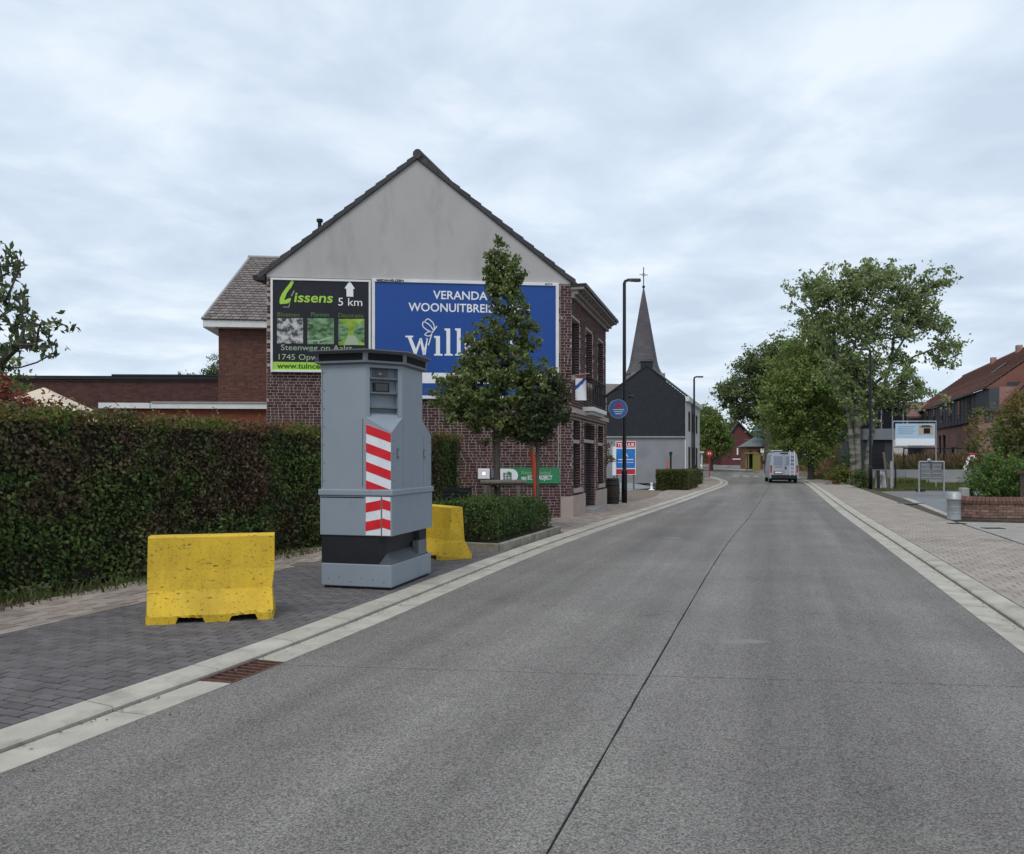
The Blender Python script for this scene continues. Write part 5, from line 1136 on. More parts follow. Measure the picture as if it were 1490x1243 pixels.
for sx_ in (-1, 1): m.tube([(sx_*.3, 0, zc2), (0, 0, zc2+.3), ], .03, 4).tube([(sx_*.3, 0, zc2), (0, 0, zc2-.3)], .03, 4)
m.build('cross', M['galv'], ch)
MB().lathe((0, 0, cz-.25), [(.1, 0), (.22, .15), (.22, .25), (.08, .4)], 10).build('finial', M['black'], ch)
m = MB(); m.box(-8, 4, 1, 16, 0, 8.5); m.build('nave', M['brick2'], ch); m = MB(); m.prism([(-8.4, .5), (4.4, .5), (4.4, 16), (-8.4, 16)], 8.5, 13, [(-8.4, 8.0), (4.4, 8.0), (4.4, 8.5), (-8.4, 8.5)]); m.build('nave_roof', M['slate'], ch)

# ------------------------------------------------------------------ van driving away
van = empty('camper_van', (X(1138, 54.6), 54.2, 0), R(-13.5), label='silver grey van with rear ladder and roof rails driving away on the right', cat='van')
VW, VH, VL = .93, 2.12, 5.3
M['vansilver'] = mat('van_silver', (.36, .38, .43), (.4, .42, .47), scale=1, rough=.35, metal=.2, spec=.5); M['plastic'] = mat('black_plastic', (.02, .02, .023), rough=.6)
M['tail'] = mat('tail_light_red', (.4, .02, .02), rough=.3)
sec = [(-VW, .32), (-VW-.01, .9), (-VW+.02, 1.3), (-VW+.11, 1.95), (-VW+.2, VH-.04), (-VW+.35, VH)]; sec = sec+[(-x, z) for x, z in sec[::-1]]
st_ = [(0, 1., 0), (.06, 1.0, 0), (3.9, 1., 0), (4.35, .985, -.28), (4.75, .95, -.95), (5.2, .9, -1.1), (5.3, .8, -1.2)]
m = MB(); n = len(sec); vs = []
for y, sx_, dz in st_:
    for x, z in sec: vs.append((x*sx_, y, max(.34, z+dz*(z/VH)**1.0) if z > 1 else (z if z+dz > 0 or z < .95 else z)))
fs = [(i*n+j, i*n+j+1, (i+1)*n+j+1, (i+1)*n+j) for i in range(len(st_)-1) for j in range(n-1)]+[tuple(range(n)), tuple((len(st_)-1)*n+j for j in range(n-1, -1, -1))]+[(i*n, (i+1)*n, (i+1)*n+n-1, i*n+n-1) for i in range(len(st_)-1)]
m.add(vs, fs); m.build('body', M['vansilver'], van, bevel=.03)
FV = Fr((0, -.0, 0), (1, 0))
MB().fbox(FV, -.008, .008, .0, .006, .55, VH-.12).build('door_gap', M['dark'], van)
for s in (-1, 1):
    x0, x1 = sorted((s*.09, s*.68)); d = MB().fbox(FV, x0, x1, .0, .008, 1.2, 1.84).build('rear_window', M['vansilver'] if 0 else mat('tinted_window_%d' % (s+1), (.2, .24, .3), rough=.15, spec=.7), van)
    MB().fbox(FV, *sorted((s*.8, s*.9)), .0, .03, .72, 1.08).build('tail_light', M['tail'], van, bevel=.01)
    MB().fbox(FV, *sorted((s*.8, s*.9)), .0, .03, 1.09, 1.2).build('black_trim', M['plastic'], van)
    for y in (.95, 4.35):
        wq = MB(); c = (s*.78, y, .33); 
        wo = MB().tube([(s*.72, y, .33), (s*.92, y, .33)], .33, 20).build('wheel', M['plastic'], van); MB().tube([(s*.90, y, .33), (s*.925, y, .33)], .19, 14).build('rim', M['galv'], wo)
    MB().box(*sorted((s*.98, s*1.14)), 4.1, 4.22, 1.25, 1.55).build('side_mirror', M['plastic'], van)
    MB().tube([(s*.62, .2, VH+.06), (s*.62, 3.4, VH+.06)], .025, 6).build('roof_rail', M['plastic'], van)
for y in (.3, 1.4, 2.6): MB().box(-.66, .66, y, y+.06, VH+.04, VH+.09).build('crossbar', M['plastic'], van)
MB().box(-.8, -.05, .5, 1.9, VH+.02, VH+.14).build('roof_box', M['vansilver'], van, bevel=.03)
MB().fbox(FV, -.85, .85, .0, .07, .3, .56).build('bumper', M['plastic'], van, bevel=.02)
MB().fbox(FV, -.66, -.1, .0, .02, .62, .82).build('plate_recess', M['plastic'], van); MB().fbox(FV, -.6, -.14, .02, .026, .67, .78).build('number_plate', M['signwhite'], van)
MB().fbox(FV, .06, .16, .0, .025, .95, 1.12).build('door_handle', M['plastic'], van)
MB().fbox(FV, -.25, .25, .0, .03, VH-.12, VH-.04).build('brake_light', M['plastic'], van)
MB().fbox(FV, -.62, -.12, .001, .01, 1.08, 1.11).build('lettering', M['plastic'], van)
ld = MB(); 
for x in (.38, .66): ld.tube([(x, -.1, .5), (x, -.1, VH-.02), (x, .12, VH+.08)], .02, 6)
for k in range(6): ld.tube([(.38, -.1, .62+k*.26), (.66, -.1, .62+k*.26)], .016, 6)
ld.build('ladder', M['signwhite'], van)
MB().box(-.78, .78, .1, 5, .2, .34).build('underbody', M['dark'], van)

# ------------------------------------------------------------------ right hand buildings
# long brick building with red tile roof
LP0 = Vector((.34*43+13.9, 43)); ldv = Vector((.34, 1)).normalized(); ang_l = math.atan2(ldv.y, ldv.x)
lb = empty('long_brick_building', (LP0.x, LP0.y, 0), ang_l, label='long pinkish brick building with red tiled roof and dark clad upper windows', cat='building')
# local: x along the wall away from the camera, y to the left (towards the road); back is -y
FL_ = Fr((0, 0, 0), (1, 0), out=(0, 1)); LL = 44; X0L = 9.4
def lx(u): kk = (u-U0)/FPX; Y = 13.9/(kk-.34); return (Y-43)/ldv.y
M['pinkbrick'] = mat('pinkish_brick', (.24, .125, .1), (.33, .2, .17), scale=2.2, rough=.9, isl=.12, bump=.3, bscale=30)
wins = [(lx(1423), lx(1414.5), .4, 2.5), (lx(1413.5), lx(1405.5), .4, 2.5), (lx(1391.5), lx(1383.6), .9, 2.6), (lx(1375.8), lx(1371.5), .3, 3.7), (lx(1369.3), lx(1365.6), .3, 3.7)]
m = MB(); 
def whl(mb, F, x0, x1, z0, z1, hs, n0, n1):
    wall_with_holes(mb, F, x0, x1, z0, z1, hs, n0, n1)
whl(m, FL_, X0L, LL, 0, 4.3, wins, -.3, 0); m.build('wall', M['pinkbrick'], lb)
cs = MB()
for z in np.arange(.2, 4.3, .16):
    for a, b in zip([X0L]+[w_[1] for w_ in wins], [w_[0] for w_ in wins]+[LL]):
        if b-a > .3: cs.fbox(FL_, a, b, 0, .008, z, z+.012)
cs.build('coursing', M['mortar'], lb, kind='stuff')
MB().box(X0L, LL, -9.6, -.4, 0, 6.38).build('rear_wall', M['pinkbrick'], lb)
for w_ in wins:
    f = MB(); x0, x1, z0, z1 = w_; f.fbox(FL_, x0, x0+.09, -.15, -.08, z0, z1).fbox(FL_, x1-.09, x1, -.15, -.08, z0, z1).fbox(FL_, x0+.09, x1-.09, -.15, -.08, z1-.09, z1); o = f.build('window', M['black'], lb)
    MB().fbox(FL_, x0, x1, -.2, -.14, z0, z1).build('pane', M['glass'], o)
    if x1-x0 > 1.5: MB().fbox(FL_, x0+.4, x0+.9, -.139, -.13, z0, z1).build('curtain', M['curtain'], o)
M['zinc'] = mat('dark_zinc', (.05, .056, .068), (.068, .075, .088), scale=2, rough=.5)
dx0, dx1 = lx(1441), lx(1350)
MB().fbox(FL_, X0L, LL, -.4, .18, 4.3, 6.34).build('upper_storey', M['zinc'], lb)
MB().fbox(FL_, 9.7, 14.6, -3.2, -.9, 4.5, 6.7).build('dormer', M['zinc'], lb)
x = lx(1424)+.3; i = 0
while x < 34:
    MB().fbox(FL_, x, x+.05, .18, .21, 4.32, 6.28).build('standing_seam', M['zinc'], lb)
    if i % 3 == 1:
        o = MB().fbox(FL_, x+.25, x+1.1, .18, .2, 4.7, 6.15).build('window', M['black'], lb); MB().fbox(FL_, x+.32, x+1.03, .2, .205, 4.77, 6.08).build('pane', M['glass'], o)
    x += 1.15; i += 1
for xx in (12.2, 13.8): o = MB().fbox(FL_, xx-.9, xx-.2, -.9, -.88, 4.9, 6.5).build('window', M['black'], lb); MB().fbox(FL_, xx-.83, xx-.27, -.88, -.875, 4.98, 6.42).build('pane', M['glass'], o)
RZ_ = 10.3; m = MB(); XR=X0L+.3; m.add([(XR, .35, 6.3), (LL, .35, 6.3), (LL, -5, RZ_), (XR, -5, RZ_), (XR, -10, 6.3), (LL, -10, 6.3)], [(0, 1, 2, 3), (3, 2, 5, 4), (0, 3, 4)]); m.build('roof', M['redtile'], lb)
m = MB()
for r_ in range(22):
    f0, f1 = r_/22, (r_+1.1)/22; A = Vector((XR, .36, 6.33)); B = Vector((XR, -5, RZ_+.03)); D = Vector((LL-XR, 0, 0)); a = A.lerp(B, f0); b = A.lerp(B, min(1, f1)); u_ = Vector((0, .02, .07)); m.add([a+u_, a+u_+D, b+D, b, a, a+D], [(0, 3, 2, 1), (4, 0, 1, 5)])
m.build('tile_rows', M['redtile'], lb, kind='stuff')
MB().extr(Fr((X0L+.35, 0, 0), (0, -1), out=(-1, 0)), [(-.1, 6.2), (9.7, 6.2), (5, RZ_-.15)], -.3, 0).build('end_gable', M['pinkbrick'], lb)
MB().box(XR, LL, -5.12, -4.88, RZ_-.02, RZ_+.12).build('ridge', M['redtile'], lb)
MB().fbox(FL_, lx(1424), LL, .35, .5, 6.2, 6.33).build('gutter', M['zinc'], lb)
for xx in (lx(1452)+14, lx(1430)+18): MB().box(xx, xx+.5, -4.9, -4.5, RZ_-.3, RZ_+.35).build('chimney', M['pinkbrick'], lb)
MB().add([(18, -2.0, 8.13), (19.1, -2.0, 8.13), (19.1, -2.9, 8.82), (18, -2.9, 8.82), (18, -2, 8.2), (19.1, -2, 8.2), (19.1, -2.9, 8.9), (18, -2.9, 8.9)], [(4, 5, 6, 7), (0, 1, 5, 4), (1, 2, 6, 5), (3, 0, 4, 7)]).build('roof_window', M['black'], lb)
# cross gable near the right edge
cgo = (30.7, 52.0); cg = empty('front_gable_house', (*cgo, 0), R(-18.8), label='pink brick gable end with a red tiled verge at the right edge', cat='house')
FCg = Fr((0, 0, 0), (1, 0)); gx = 1.3; gz0 = 4.85; gz1 = gz0+5.4
m = MB(); m.extr(FCg, [(0, 0), (10, 0), (10, gz0), (gx+4.6, gz1), (gx, gz0), (0, gz0-.1)], -.9, 0); m.build('wall', M['pinkbrick'], cg)
cs = MB()
for z in np.arange(.2, gz1-.1, .12):
    a = 0 if z < gz0-.1 else gx+(z-gz0)/(gz1-gz0)*4.6+.05; cs.fbox(FCg, a, 9, 0, .008, z, z+.012)
cs.build('coursing', M['mortar'], cg, kind='stuff')
MB().box(-.15, gx+.3, -.3, .9, gz0-.1, gz0+.14).build('flat_roof', M['zinc'], cg)
a = Vector((gx-.35, -.25, gz0-.25)); b = Vector((gx+4.6, -.25, gz1+.12)); D = Vector((0, 1.15, 0)); t = Vector((0, 0, .24)); m = MB(); m.hexa([a, b, b+D, a+D, a+t, b+t, b+t+D, a+t+D]); a = Vector((gx+9.4, -.25, gz0-.25)); m.hexa([a, a+D, b+D, b, a+t, a+t+D, b+t+D, b+t]); m.build('roof', M['redtile'], cg)
o = MB().fbox(FCg, .35, .85, 0, .03, gz0-.8, gz0-.3).build('window', M['black'], cg); MB().fbox(FCg, .4, .8, .03, .035, gz0-.75, gz0-.35).build('pane', M['glass'], o)
# grey modern garage building behind the birch
mg = empty('grey_garage_block', (X(1256, 62), 62, 0), R(-4), label='grey fascia garage with black door and dark glazed storey behind the birch', cat='building')
kk = 62/FPX; w_ = 45*kk; MB().box(0, w_, 0, 6, Z(640, 62), Z(624, 62)).build('fascia', mat('grey_panel', (.2, .225, .25), (.23, .25, .27), scale=1), mg)
MB().box(.1, w_-.1, .25, 6, 0, Z(640, 62)).build('wall', M['zinc'], mg); d = MB().box(.6, w_-.7, .2, .249, 0, Z(643, 62)).build('garage_door', mat('black_door', (.022, .024, .03), rough=.5), mg)
for i in range(5): MB().box(.62, w_-.72, .185, .2, .35+i*.4, .37+i*.4).build('door_groove', M['dark'], d)
MB().box(.2, w_+1.5, 1.5, 7, Z(624, 62), Z(592, 62)).build('glazed_storey', M['glass'], mg)
for i in range(5): MB().box(.2+i*.85, .28+i*.85, 1.42, 1.5, Z(624, 62), Z(592, 62)).build('mullion', M['galv'], mg)
MB().box(0, w_+1.7, 1.3, 7.2, Z(592, 62), Z(588, 62)).build('roof_slab', M['zinc'], mg)
wh = empty('white_gable_house', (X(1299, 76), 76, 0), 0, label='small white house with brown roof behind the light blue board', cat='house')
k2 = 76/FPX; MB().box(0, 22*k2, 0, 6, 0, Z(606, 76)).build('wall', M['white'], wh); MB().box(3.8, 8, .5, 6, 0, Z(603, 76)).build('dark_wall', M['zinc'], wh)
m = MB(); m.add([(-.3, -.3, Z(606, 76)), (9, -.3, Z(606, 76)), (9, 4, Z(585, 80)), (-.3, 4, Z(585, 80))], [(0, 1, 2, 3)]); m.add([(-.3, -.3, Z(606, 76)-.15), (9, -.3, Z(606, 76)-.15), (9, -.3, Z(606, 76)), (-.3, -.3, Z(606, 76))], [(0, 1, 2, 3)]); m.build('roof', mat('brown_tile', (.13, .075, .06), (.17, .1, .08), scale=3), wh)
o = MB().box(1.2, 2.3, -.03, 0, Z(632, 76), Z(617, 76)).build('window', M['black'], wh); MB().box(1.28, 2.22, -.04, -.03, Z(631, 76), Z(618, 76)).build('pane', M['glass'], o)
MB().box(0, .28, 0, .28, 0, Z(607, 72)).build('white_pillar', M['white'], label='narrow white pillar seen between the trees left of the birch', cat='pillar').location = (X(1236, 72), 72, 0)

# light blue information board on its frame
ib = empty('blue_information_board', (X(1300, 44), 44, 0), R(-3), label='light blue project board with a house picture in a steel frame', cat='sign')
kb = 44/FPX; bw2 = (1361-1300)*kb; iz1, iz0 = Z(615, 44), Z(650, 44); FI = Fr((0, 0), (1, 0))
M['lightblue'] = mat('light_blue_print', (.33, .48, .62), (.4, .54, .66), scale=2, rough=.4)
for x in (0, bw2): MB().tube([(x, .06, 0), (x, .06, iz1+.1)], .032, 8).build('post', M['galv'], ib)
MB().tube([(0, .06, iz1+.06), (bw2, .06, iz1+.06)], .04, 8).build('rail', M['galv'], ib); MB().tube([(0, .06, iz0-.02), (bw2, .06, iz0-.02)], .04, 8).build('rail', M['galv'], ib)
MB().fbox(FI, .1, bw2-.1, .0, .03, iz0+.06, iz1-.06).build('panel', M['lightblue'], ib)
MB().fbox(FI, .1, bw2-.1, .03, .034, iz0+.06, iz0+.45).build('pale_band', M['signwhite'], ib)
hx = bw2*.58; MB().fbox(FI, hx, bw2-.18, .034, .037, iz1-.68, iz1-.13).build('house_picture', mat('tan_print', (.42, .34, .26)), ib)
MB().fbox(FI, hx+.27, hx+.62, .037, .04, iz1-.62, iz1-.32).build('picture_window', M['dark'], ib); MB().extr(FI, [(hx+.05, iz1-.28), (bw2-.25, iz1-.28), (bw2-.4, iz1-.15), (hx+.2, iz1-.15)], .037, .04).build('picture_roof', M['rtile'], ib)
for i in range(4): MB().fbox(FI, .25, hx-.2-.1*(i % 2), .03, .036, iz1-.25-i*.12, iz1-.21-i*.12).build('lettering', M['blue'] if 0 else M['cab'], ib)
# noticeboard frame
nb = empty('notice_frame', (X(1346, 34), 34.5, 0), R(-4), label='galvanised frame with two dark slatted letter panels standing by the driveway', cat='sign frame')
kb = 34.5/FPX; nw = 35*kb; nz1 = Z(672, 34.5); 
for x in (0, nw): MB().tube([(x, 0, 0), (x, 0, nz1)], .035, 8).build('post', M['galv'], nb)
MB().tube([(0, 0, nz1), (nw, 0, nz1)], .035, 8).build('top_rail', M['galv'], nb)
for s in (0, 1):
    x0 = .06+s*(nw-.1)/2; x1 = x0+(nw-.1)/2-.05; o = MB().box(x0, x1, 0, .05, nz1-.78, nz1-.05).build('panel', mat('notice_panel_grey_%d' % s, (.13, .14, .15), (.17, .18, .19), scale=2), nb)
    for i in range(4): MB().box(x0+.03, x1-.03, -.012, 0, nz1-.16-i*.18, nz1-.13-i*.18).build('slot', M['galv'], o)
MB().lathe((nw*.4, 0, nz1), [(.06, 0), (.09, .05), (.05, .14)], 10).build('knob', M['galv'], nb)
# bin, stone post, garden wall
bn = empty('litter_bin', (X(1388, 20.9), 20.9, .03), 0, label='galvanised cylindrical litter bin at the end of the garden wall', cat='litter bin')
MB().lathe((0, 0, 0), [(.165, 0), (.17, .03), (.165, .05), (.165, .52), (.175, .53)], 20).build('drum', M['galv'], bn); MB().lathe((0, 0, .53), [(.18, 0), (.18, .05), (.172, .06), (.172, .2), (.12, .215)], 20).build('hood', M['galv'], bn)
for z in (.2, .36): MB().lathe((0, 0, z), [(.166, 0), (.171, .01), (.166, .02)], 20).build('band', M['galv'], bn)
MB().prism([(12.93, 22.7), (13.13, 22.68), (13.15, 22.9), (12.95, 22.92)], .0, .82).build('stone_post', M['bluestone'], bevel=.02, label='squat grey stone post just behind the litter bin', cat='post')
gw = empty('garden_wall', (0, 0, 0), label='low curved brick garden wall with rounded brown coping, right foreground', cat='wall')
arc = [(12.45, 22.3), (12.38, 21.75), (12.75, 21.3), (13.5, 21.15), (14.6, 21.35), (16.6, 21.9), (19.5, 22.7)]; GWp = Path(arc, 1)
ribs = MB(); s_ = 0; meshn = 0
def wallslab(o0, o1, z0, z1, nm, mm, step=.12):
    mb = MB(); n = int(GWp.len/step); vs = []
    for i in range(n+1):
        a, b = GWp.at(GWp.len*i/n, o0), GWp.at(GWp.len*i/n, o1); vs += [(a.x, a.y, z0), (b.x, b.y, z0), (b.x, b.y, z1), (a.x, a.y, z1)]
    for i in range(n):
        for j in range(4): mb.add([], []); mb.f.append((4*i+j, 4*i+(j+1) % 4, 4*i+4+(j+1) % 4, 4*i+4+j)); mb.m.append(0); mb.sm.append(False)
    mb.v = vs; mb.f += [(0, 1, 2, 3), (4*n+3, 4*n+2, 4*n+1, 4*n)]; mb.m += [0, 0]; mb.sm += [False]*2; return mb.build(nm, mm, gw)
wallslab(.02, .28, 0, .43, 'core', M['mortar2'])
M['gwb'] = mat('garden_wall_brick', (.17, .1, .08), (.25, .16, .13), scale=6, isl=.25, rough=.9, bump=.3); M['cope'] = mat('brown_coping_brick', (.11, .055, .045), (.15, .08, .06), scale=6, isl=.2, rough=.85, dirt=(.06, .06, .04), dscale=3)
def arcbrick(sa, sb_, o0, o1, z0, z1, nm, mm, par=gw):
    a, b, c, d = GWp.at(sa, o0), GWp.at(sb_, o0), GWp.at(sb_, o1), GWp.at(sa, o1); cx = (a+b+c+d)/4; return MB().hexa([(*(p-cx), z0) for p in (a, b, c, d)]+[(*(p-cx), z1) for p in (a, b, c, d)]).build(nm, mm, par), cx
for r_ in range(5):
    s_ = .0-(.1 if r_ % 2 else 0)
    while s_ < 4.6:
        sa, sb_ = max(s_, 0)+.005, s_+.2; s_ += .21
        if sb_-sa > .05: o, c = arcbrick(sa, sb_, .0, .03, .065+r_*.075, .13+r_*.075, 'brick', M['gwb']); o.location = (c.x, c.y, 0)
s_ = 0
while s_ < GWp.len-.1:
    a, b = GWp.at(s_+.004, -.03), GWp.at(s_+.09, -.03); c_, d_ = GWp.at(s_+.09, .33), GWp.at(s_+.004, .33); a2, b2, c2_, d2 = GWp.at(s_+.004, .05), GWp.at(s_+.09, .05), GWp.at(s_+.09, .25), GWp.at(s_+.004, .25); s_ += .097
    ctr = (a+c_)/2; vs = [(*(p-ctr), .435) for p in (a, b, c_, d_)]+[(*(p-ctr), .52) for p in (a, b, c_, d_)]+[(*(p-ctr), .62) for p in (a2, b2, c2_, d2)]
    o = MB().add(vs, [(0, 3, 2, 1)]+[(i, (i+1) % 4, 4+(i+1) % 4, 4+i) for i in range(4)]+[(4+i, 4+(i+1) % 4, 8+(i+1) % 4, 8+i) for i in range(4)]+[(8, 9, 10, 11)]).build('coping_brick', M['cope'], gw); o.location = (ctr.x, ctr.y, 0)
pl = empty('brick_pillar', (X(1506, 21.5), 21.5, 0), 0, label='brick gate pillar cut by the right edge of the picture', cat='pillar')
MB().box(-.17, .5, 0, .35, 0, Z(690, 21)).build('core', M['mortar2'], pl)
for r_ in range(15):
    z = .06+r_*.075
    if z > Z(690, 21)-.07: break
    for i in range(3): x0 = -.18+i*.225+(-.1 if r_ % 2 else 0); MB().box(max(x0, -.18)+.004, min(x0+.215, .51), -.012, (.17 if i == 0 else 0), z, z+.063).build('brick', M['gwb'], pl)
MB().box(-.22, .55, -.05, .4, Z(690, 21), Z(690, 21)+.06).build('cap', M['cope'], pl)
# hydrant plates & manholes
for (u, v, w2, lab) in ((1445, 771, .45, 'small dark metal utility cover in the pale paving beside the garden wall'), (1392, 764, .38, 'small metal cover in the pavement at the foot of the litter bin')):
    c = GP(u, v); MB().box(-w2/2, w2/2, -.12, .12, -.02, .008).build('utility_cover', M['black'], label=lab, cat='utility cover').location = (c[0], c[1], .036)
c = GP(1325, 734); MB().lathe((c[0], c[1], .03), [(.45, 0), (.45, .012), (.4, .014)], 24).build('manhole_cover', M['zinc'], label='round manhole cover in the blue grey apron right of the road', cat='manhole cover')
c = GP(446, 824); MB().box(c[0]-.2, c[0]+.3, c[1]-.22, c[1]+.22, .0, .036).build('utility_cover', M['wood'], label='brown utility cover in the left pavement beside the cabinet', cat='utility cover')
MB().box(-.2, .2, -.08, .08, 0, .12).build('kerb_block', M['black'], label='small black block lying on the driveway near the notice frame', cat='block').location = (*GP(1339, 717), .05)

# low concrete wall with fence, slide, posts
lw2 = empty('low_concrete_wall', (X(1268, 52), 52.5, 0), R(-4), label='low pale concrete wall beyond the grass verge on the right', cat='wall')
M['cwall'] = mat('pale_concrete', (.27, .275, .28), (.34, .34, .34), scale=.9, dirt=(.2, .19, .18), dscale=.8)
for i in range(8): MB().box(i*2.4+.01, i*2.4+2.39, 0, .2, 0, .95).build('wall_panel', M['cwall'], lw2)
fc = empty('wire_fence', (X(1268, 52), 52.9, 0), R(-4), label='dark fence with a black top rail above the low concrete wall', cat='fence')
m = MB(); 
for z in (2.35,): MB().tube([(2.5, 0, z), (18, 0, z)], .04, 6).build('top_rail', M['black'], fc)
for i in range(7): MB().tube([(2.5+i*2.58, 0, 0), (2.5+i*2.58, 0, 2.4)], .045, 6).build('post', M['black'], fc)
for i in range(140): x = 2.5+i*.11; m.tube([(x, 0, .9), (x, 0, 2.32)], .007, 3, cap=False)
m.build('wire', M['zinc'], fc, kind='stuff')
# dry tall grass behind the fence
grass_patch('tall_dry_grass', [(28, 54), (44, 53), (46, 58), (29, 60)], 1.9, 60, M['drygrass'], '', '', zb=.0, seed=7)
grass_patch('dark_grass', [(28, 53.6), (44, 52.4), (46, 56), (29, 58)], 1.3, 60, LM['bush'], '', '', zb=.0, seed=8)
sldY = 51; sl2 = empty('toy_slide', (X(1403, sldY), sldY, .0), R(0), label='white plastic slide ladder with red top against the fence', cat='slide')
zb3, zt3 = Z(684, sldY), Z(662, sldY); 
MB().hexa([(0, 0, zb3), (.32, 0, zb3), (.32, .25, zb3), (0, .25, zb3), (.42, 0, zt3), (.78, 0, zt3), (.78, .25, zt3), (.42, .25, zt3)]).build('ladder_panel', M['signwhite'], sl2, bevel=.03)
for i in range(3): t = .2+.28*i; x = .42*t+.07; z = zb3+(zt3-zb3)*t; MB().hexa([(x, -.01, z), (x+.2, -.01, z), (x+.2, 0, z), (x, 0, z), (x+.04, -.01, z+.13), (x+.24, -.01, z+.13), (x+.24, 0, z+.13), (x+.04, 0, z+.13)]).build('step_hole', M['dark'], sl2)
MB().box(.3, .95, -.03, .3, zt3, zt3+.12).build('red_rail', M['agentred'], sl2, bevel=.03); MB().box(.72, .84, .02, .2, 0, zt3).build('leg', M['galv'], sl2)
pY = 41.5
for (u, vt, lab, lean, mm_, rr) in ((1289, 659, 'leaning weathered wooden post beside the right lamp', -.12, 'wood', .06), (1297, 672, 'white capped marker post right of the leaning post', .0, 'galv', .08), (1303, 675, 'black marker post nearest the concrete wall', 0, 'black', .045), (1278, 685, 'short black stump between lamp and leaning post', 0, 'black', .09)):
    p = (X(u, pY), pY); MB().tube([(lean*-1, 0, 0), (lean, 0, Z(vt, pY))], [rr, rr*.95], 8).build('marker_post' if mm_ != 'wood' else 'wooden_post', M[mm_], label=lab, cat='post').location = (*p, .03)
# pale painted stone by the lamp
MB().hexa([(-.35, -.1, 0), (.3, -.1, 0), (.3, .15, 0), (-.35, .15, 0), (-.2, -.05, 1.0), (.2, -.05, .85), (.2, .1, .85), (-.2, .1, 1.0)]).build('pale_boulder', mat('mottled_stone', (.5, .5, .5), (.12, .12, .12), scale=3), label='pale mottled stone slab beside the right lamp foot', cat='stone', bevel=.05).location = (X(1283, 42.5), 42.5, .03)
# stakes along the planted bank
for k, (u, vt, vb) in enumerate(((1209, 684, 700), (1236, 680, 706), (1243, 684, 707), (1262, 676, 708), (1274, 684, 706))):
    Y = EYE*FPX/(vb-V0); MB().tube([(0, 0, 0), (.02, 0, Z(vt, Y))], .05, 6).build('timber_stake', M['wood'], label=['leftmost timber stake at the planted bank, nearest the road bend', 'second timber stake along the planted bank', 'timber stake paired just right of the second one', 'timber stake at the left of the right street lamp', 'timber stake just right of the right street lamp'][k], cat='stake', group='timber stakes along the bank').location = (X(u, Y), Y, 0)
# planted mound
m = MB(); n = 26; vs = []; cx, cy = 31.5, 73
def mound(x, y): return 2.9*np.exp(-(((x-cx)/3.0)**2+((y-cy)/10)**2))
for i in range(n+1):
    for j in range(n+1): x = cx-6+16*i/n; y = cy-20+40*j/n; vs.append((x, y, -.12+float(mound(x, y))))
m.add(vs, [(i*(n+1)+j, (i+1)*(n+1)+j, (i+1)*(n+1)+j+1, i*(n+1)+j+1) for i in range(n) for j in range(n)], True); m.build('bank', mat('bank_soil', (.1, .085, .05), (.15, .12, .07), scale=.6), kind='structure')
grass_patch('bank_dry_grass', [(26.5, 60), (35, 60), (36, 84), (28.5, 84)], .55, 70, M['drygrass'], '', '', zf=lambda x, y: mound(x, y)-.12, seed=9)
grass_patch('bank_green_plants', [(22.6, 50), (26.5, 50), (30, 66), (25, 66)], .45, 110, LM['autumn'], '', '', zf=lambda x, y: np.maximum(mound(x, y)-.12, 0.0), seed=10)
def bush(name, label, u, Y, ru, h, lm, n, size, seed, cat='bush', dy=.8, z0=0., sig=.14):
    r_ = ru*Y/FPX; return tree(name, label, cat, (X(u, Y), Y, z0), h*.35, [(0, 0, h*.5, r_, r_*dy, h*.5)], max(20, n//60), n, sig, size, lm, M['bark'], .04, seed=seed, minr=.01)
bush('garden_bush', 'yellow green bush at the foot of the bank left of the right lamp', 1222, 50.5, 22, 1.3, LM['hedgetop'], 2600, .12, 41)
bush('garden_bush', 'spiky yellow green plant left of the foot of the right lamp', 1252, 44.5, 13, 1.0, LM['shoot'], 1500, .1, 42)
bush('garden_bush', 'dark rose bush under the birch trunks', 1234, 56, 16, 2.5, LM['bush'], 1800, .13, 43)
# shrubs above the garden wall
bush('conifer_shrub', 'dense green shrub spilling over the garden wall coping', 1456, 23.2, 50, 1.75, LM['bush'], 13000, .075, 44, z0=.1, sig=.1)
bush('conifer_shrub', 'taller dark green shrub behind the one on the garden wall', 1482, 25, 36, 2.75, LM['bush'], 9000, .085, 45, sig=.12)
tree('maple_sapling', 'small tree with yellowing leaves at the right edge before the brick gable', 'tree', (X(1492, 24.5), 24.5, 0), 1.9, [(0, 0, 2.9, .75, .7, .75), (-.5, 0, 2.4, .5, .5, .5)], 90, 4600, .13, .095, LM['autumn'], M['bark'], .05, seed=46)
tree('young_tree', 'thin airy young tree left of the yellowing tree above the garden wall', 'tree', (X(1436, 27), 27, 0), 1.8, [(0, 0, 2.0, .75, .6, 1.1), (-.2, 0, 2.9, .35, .4, .7)], 80, 1500, .14, .1, LM['autumn'], M['bark'], .05, seed=47, minr=.01)

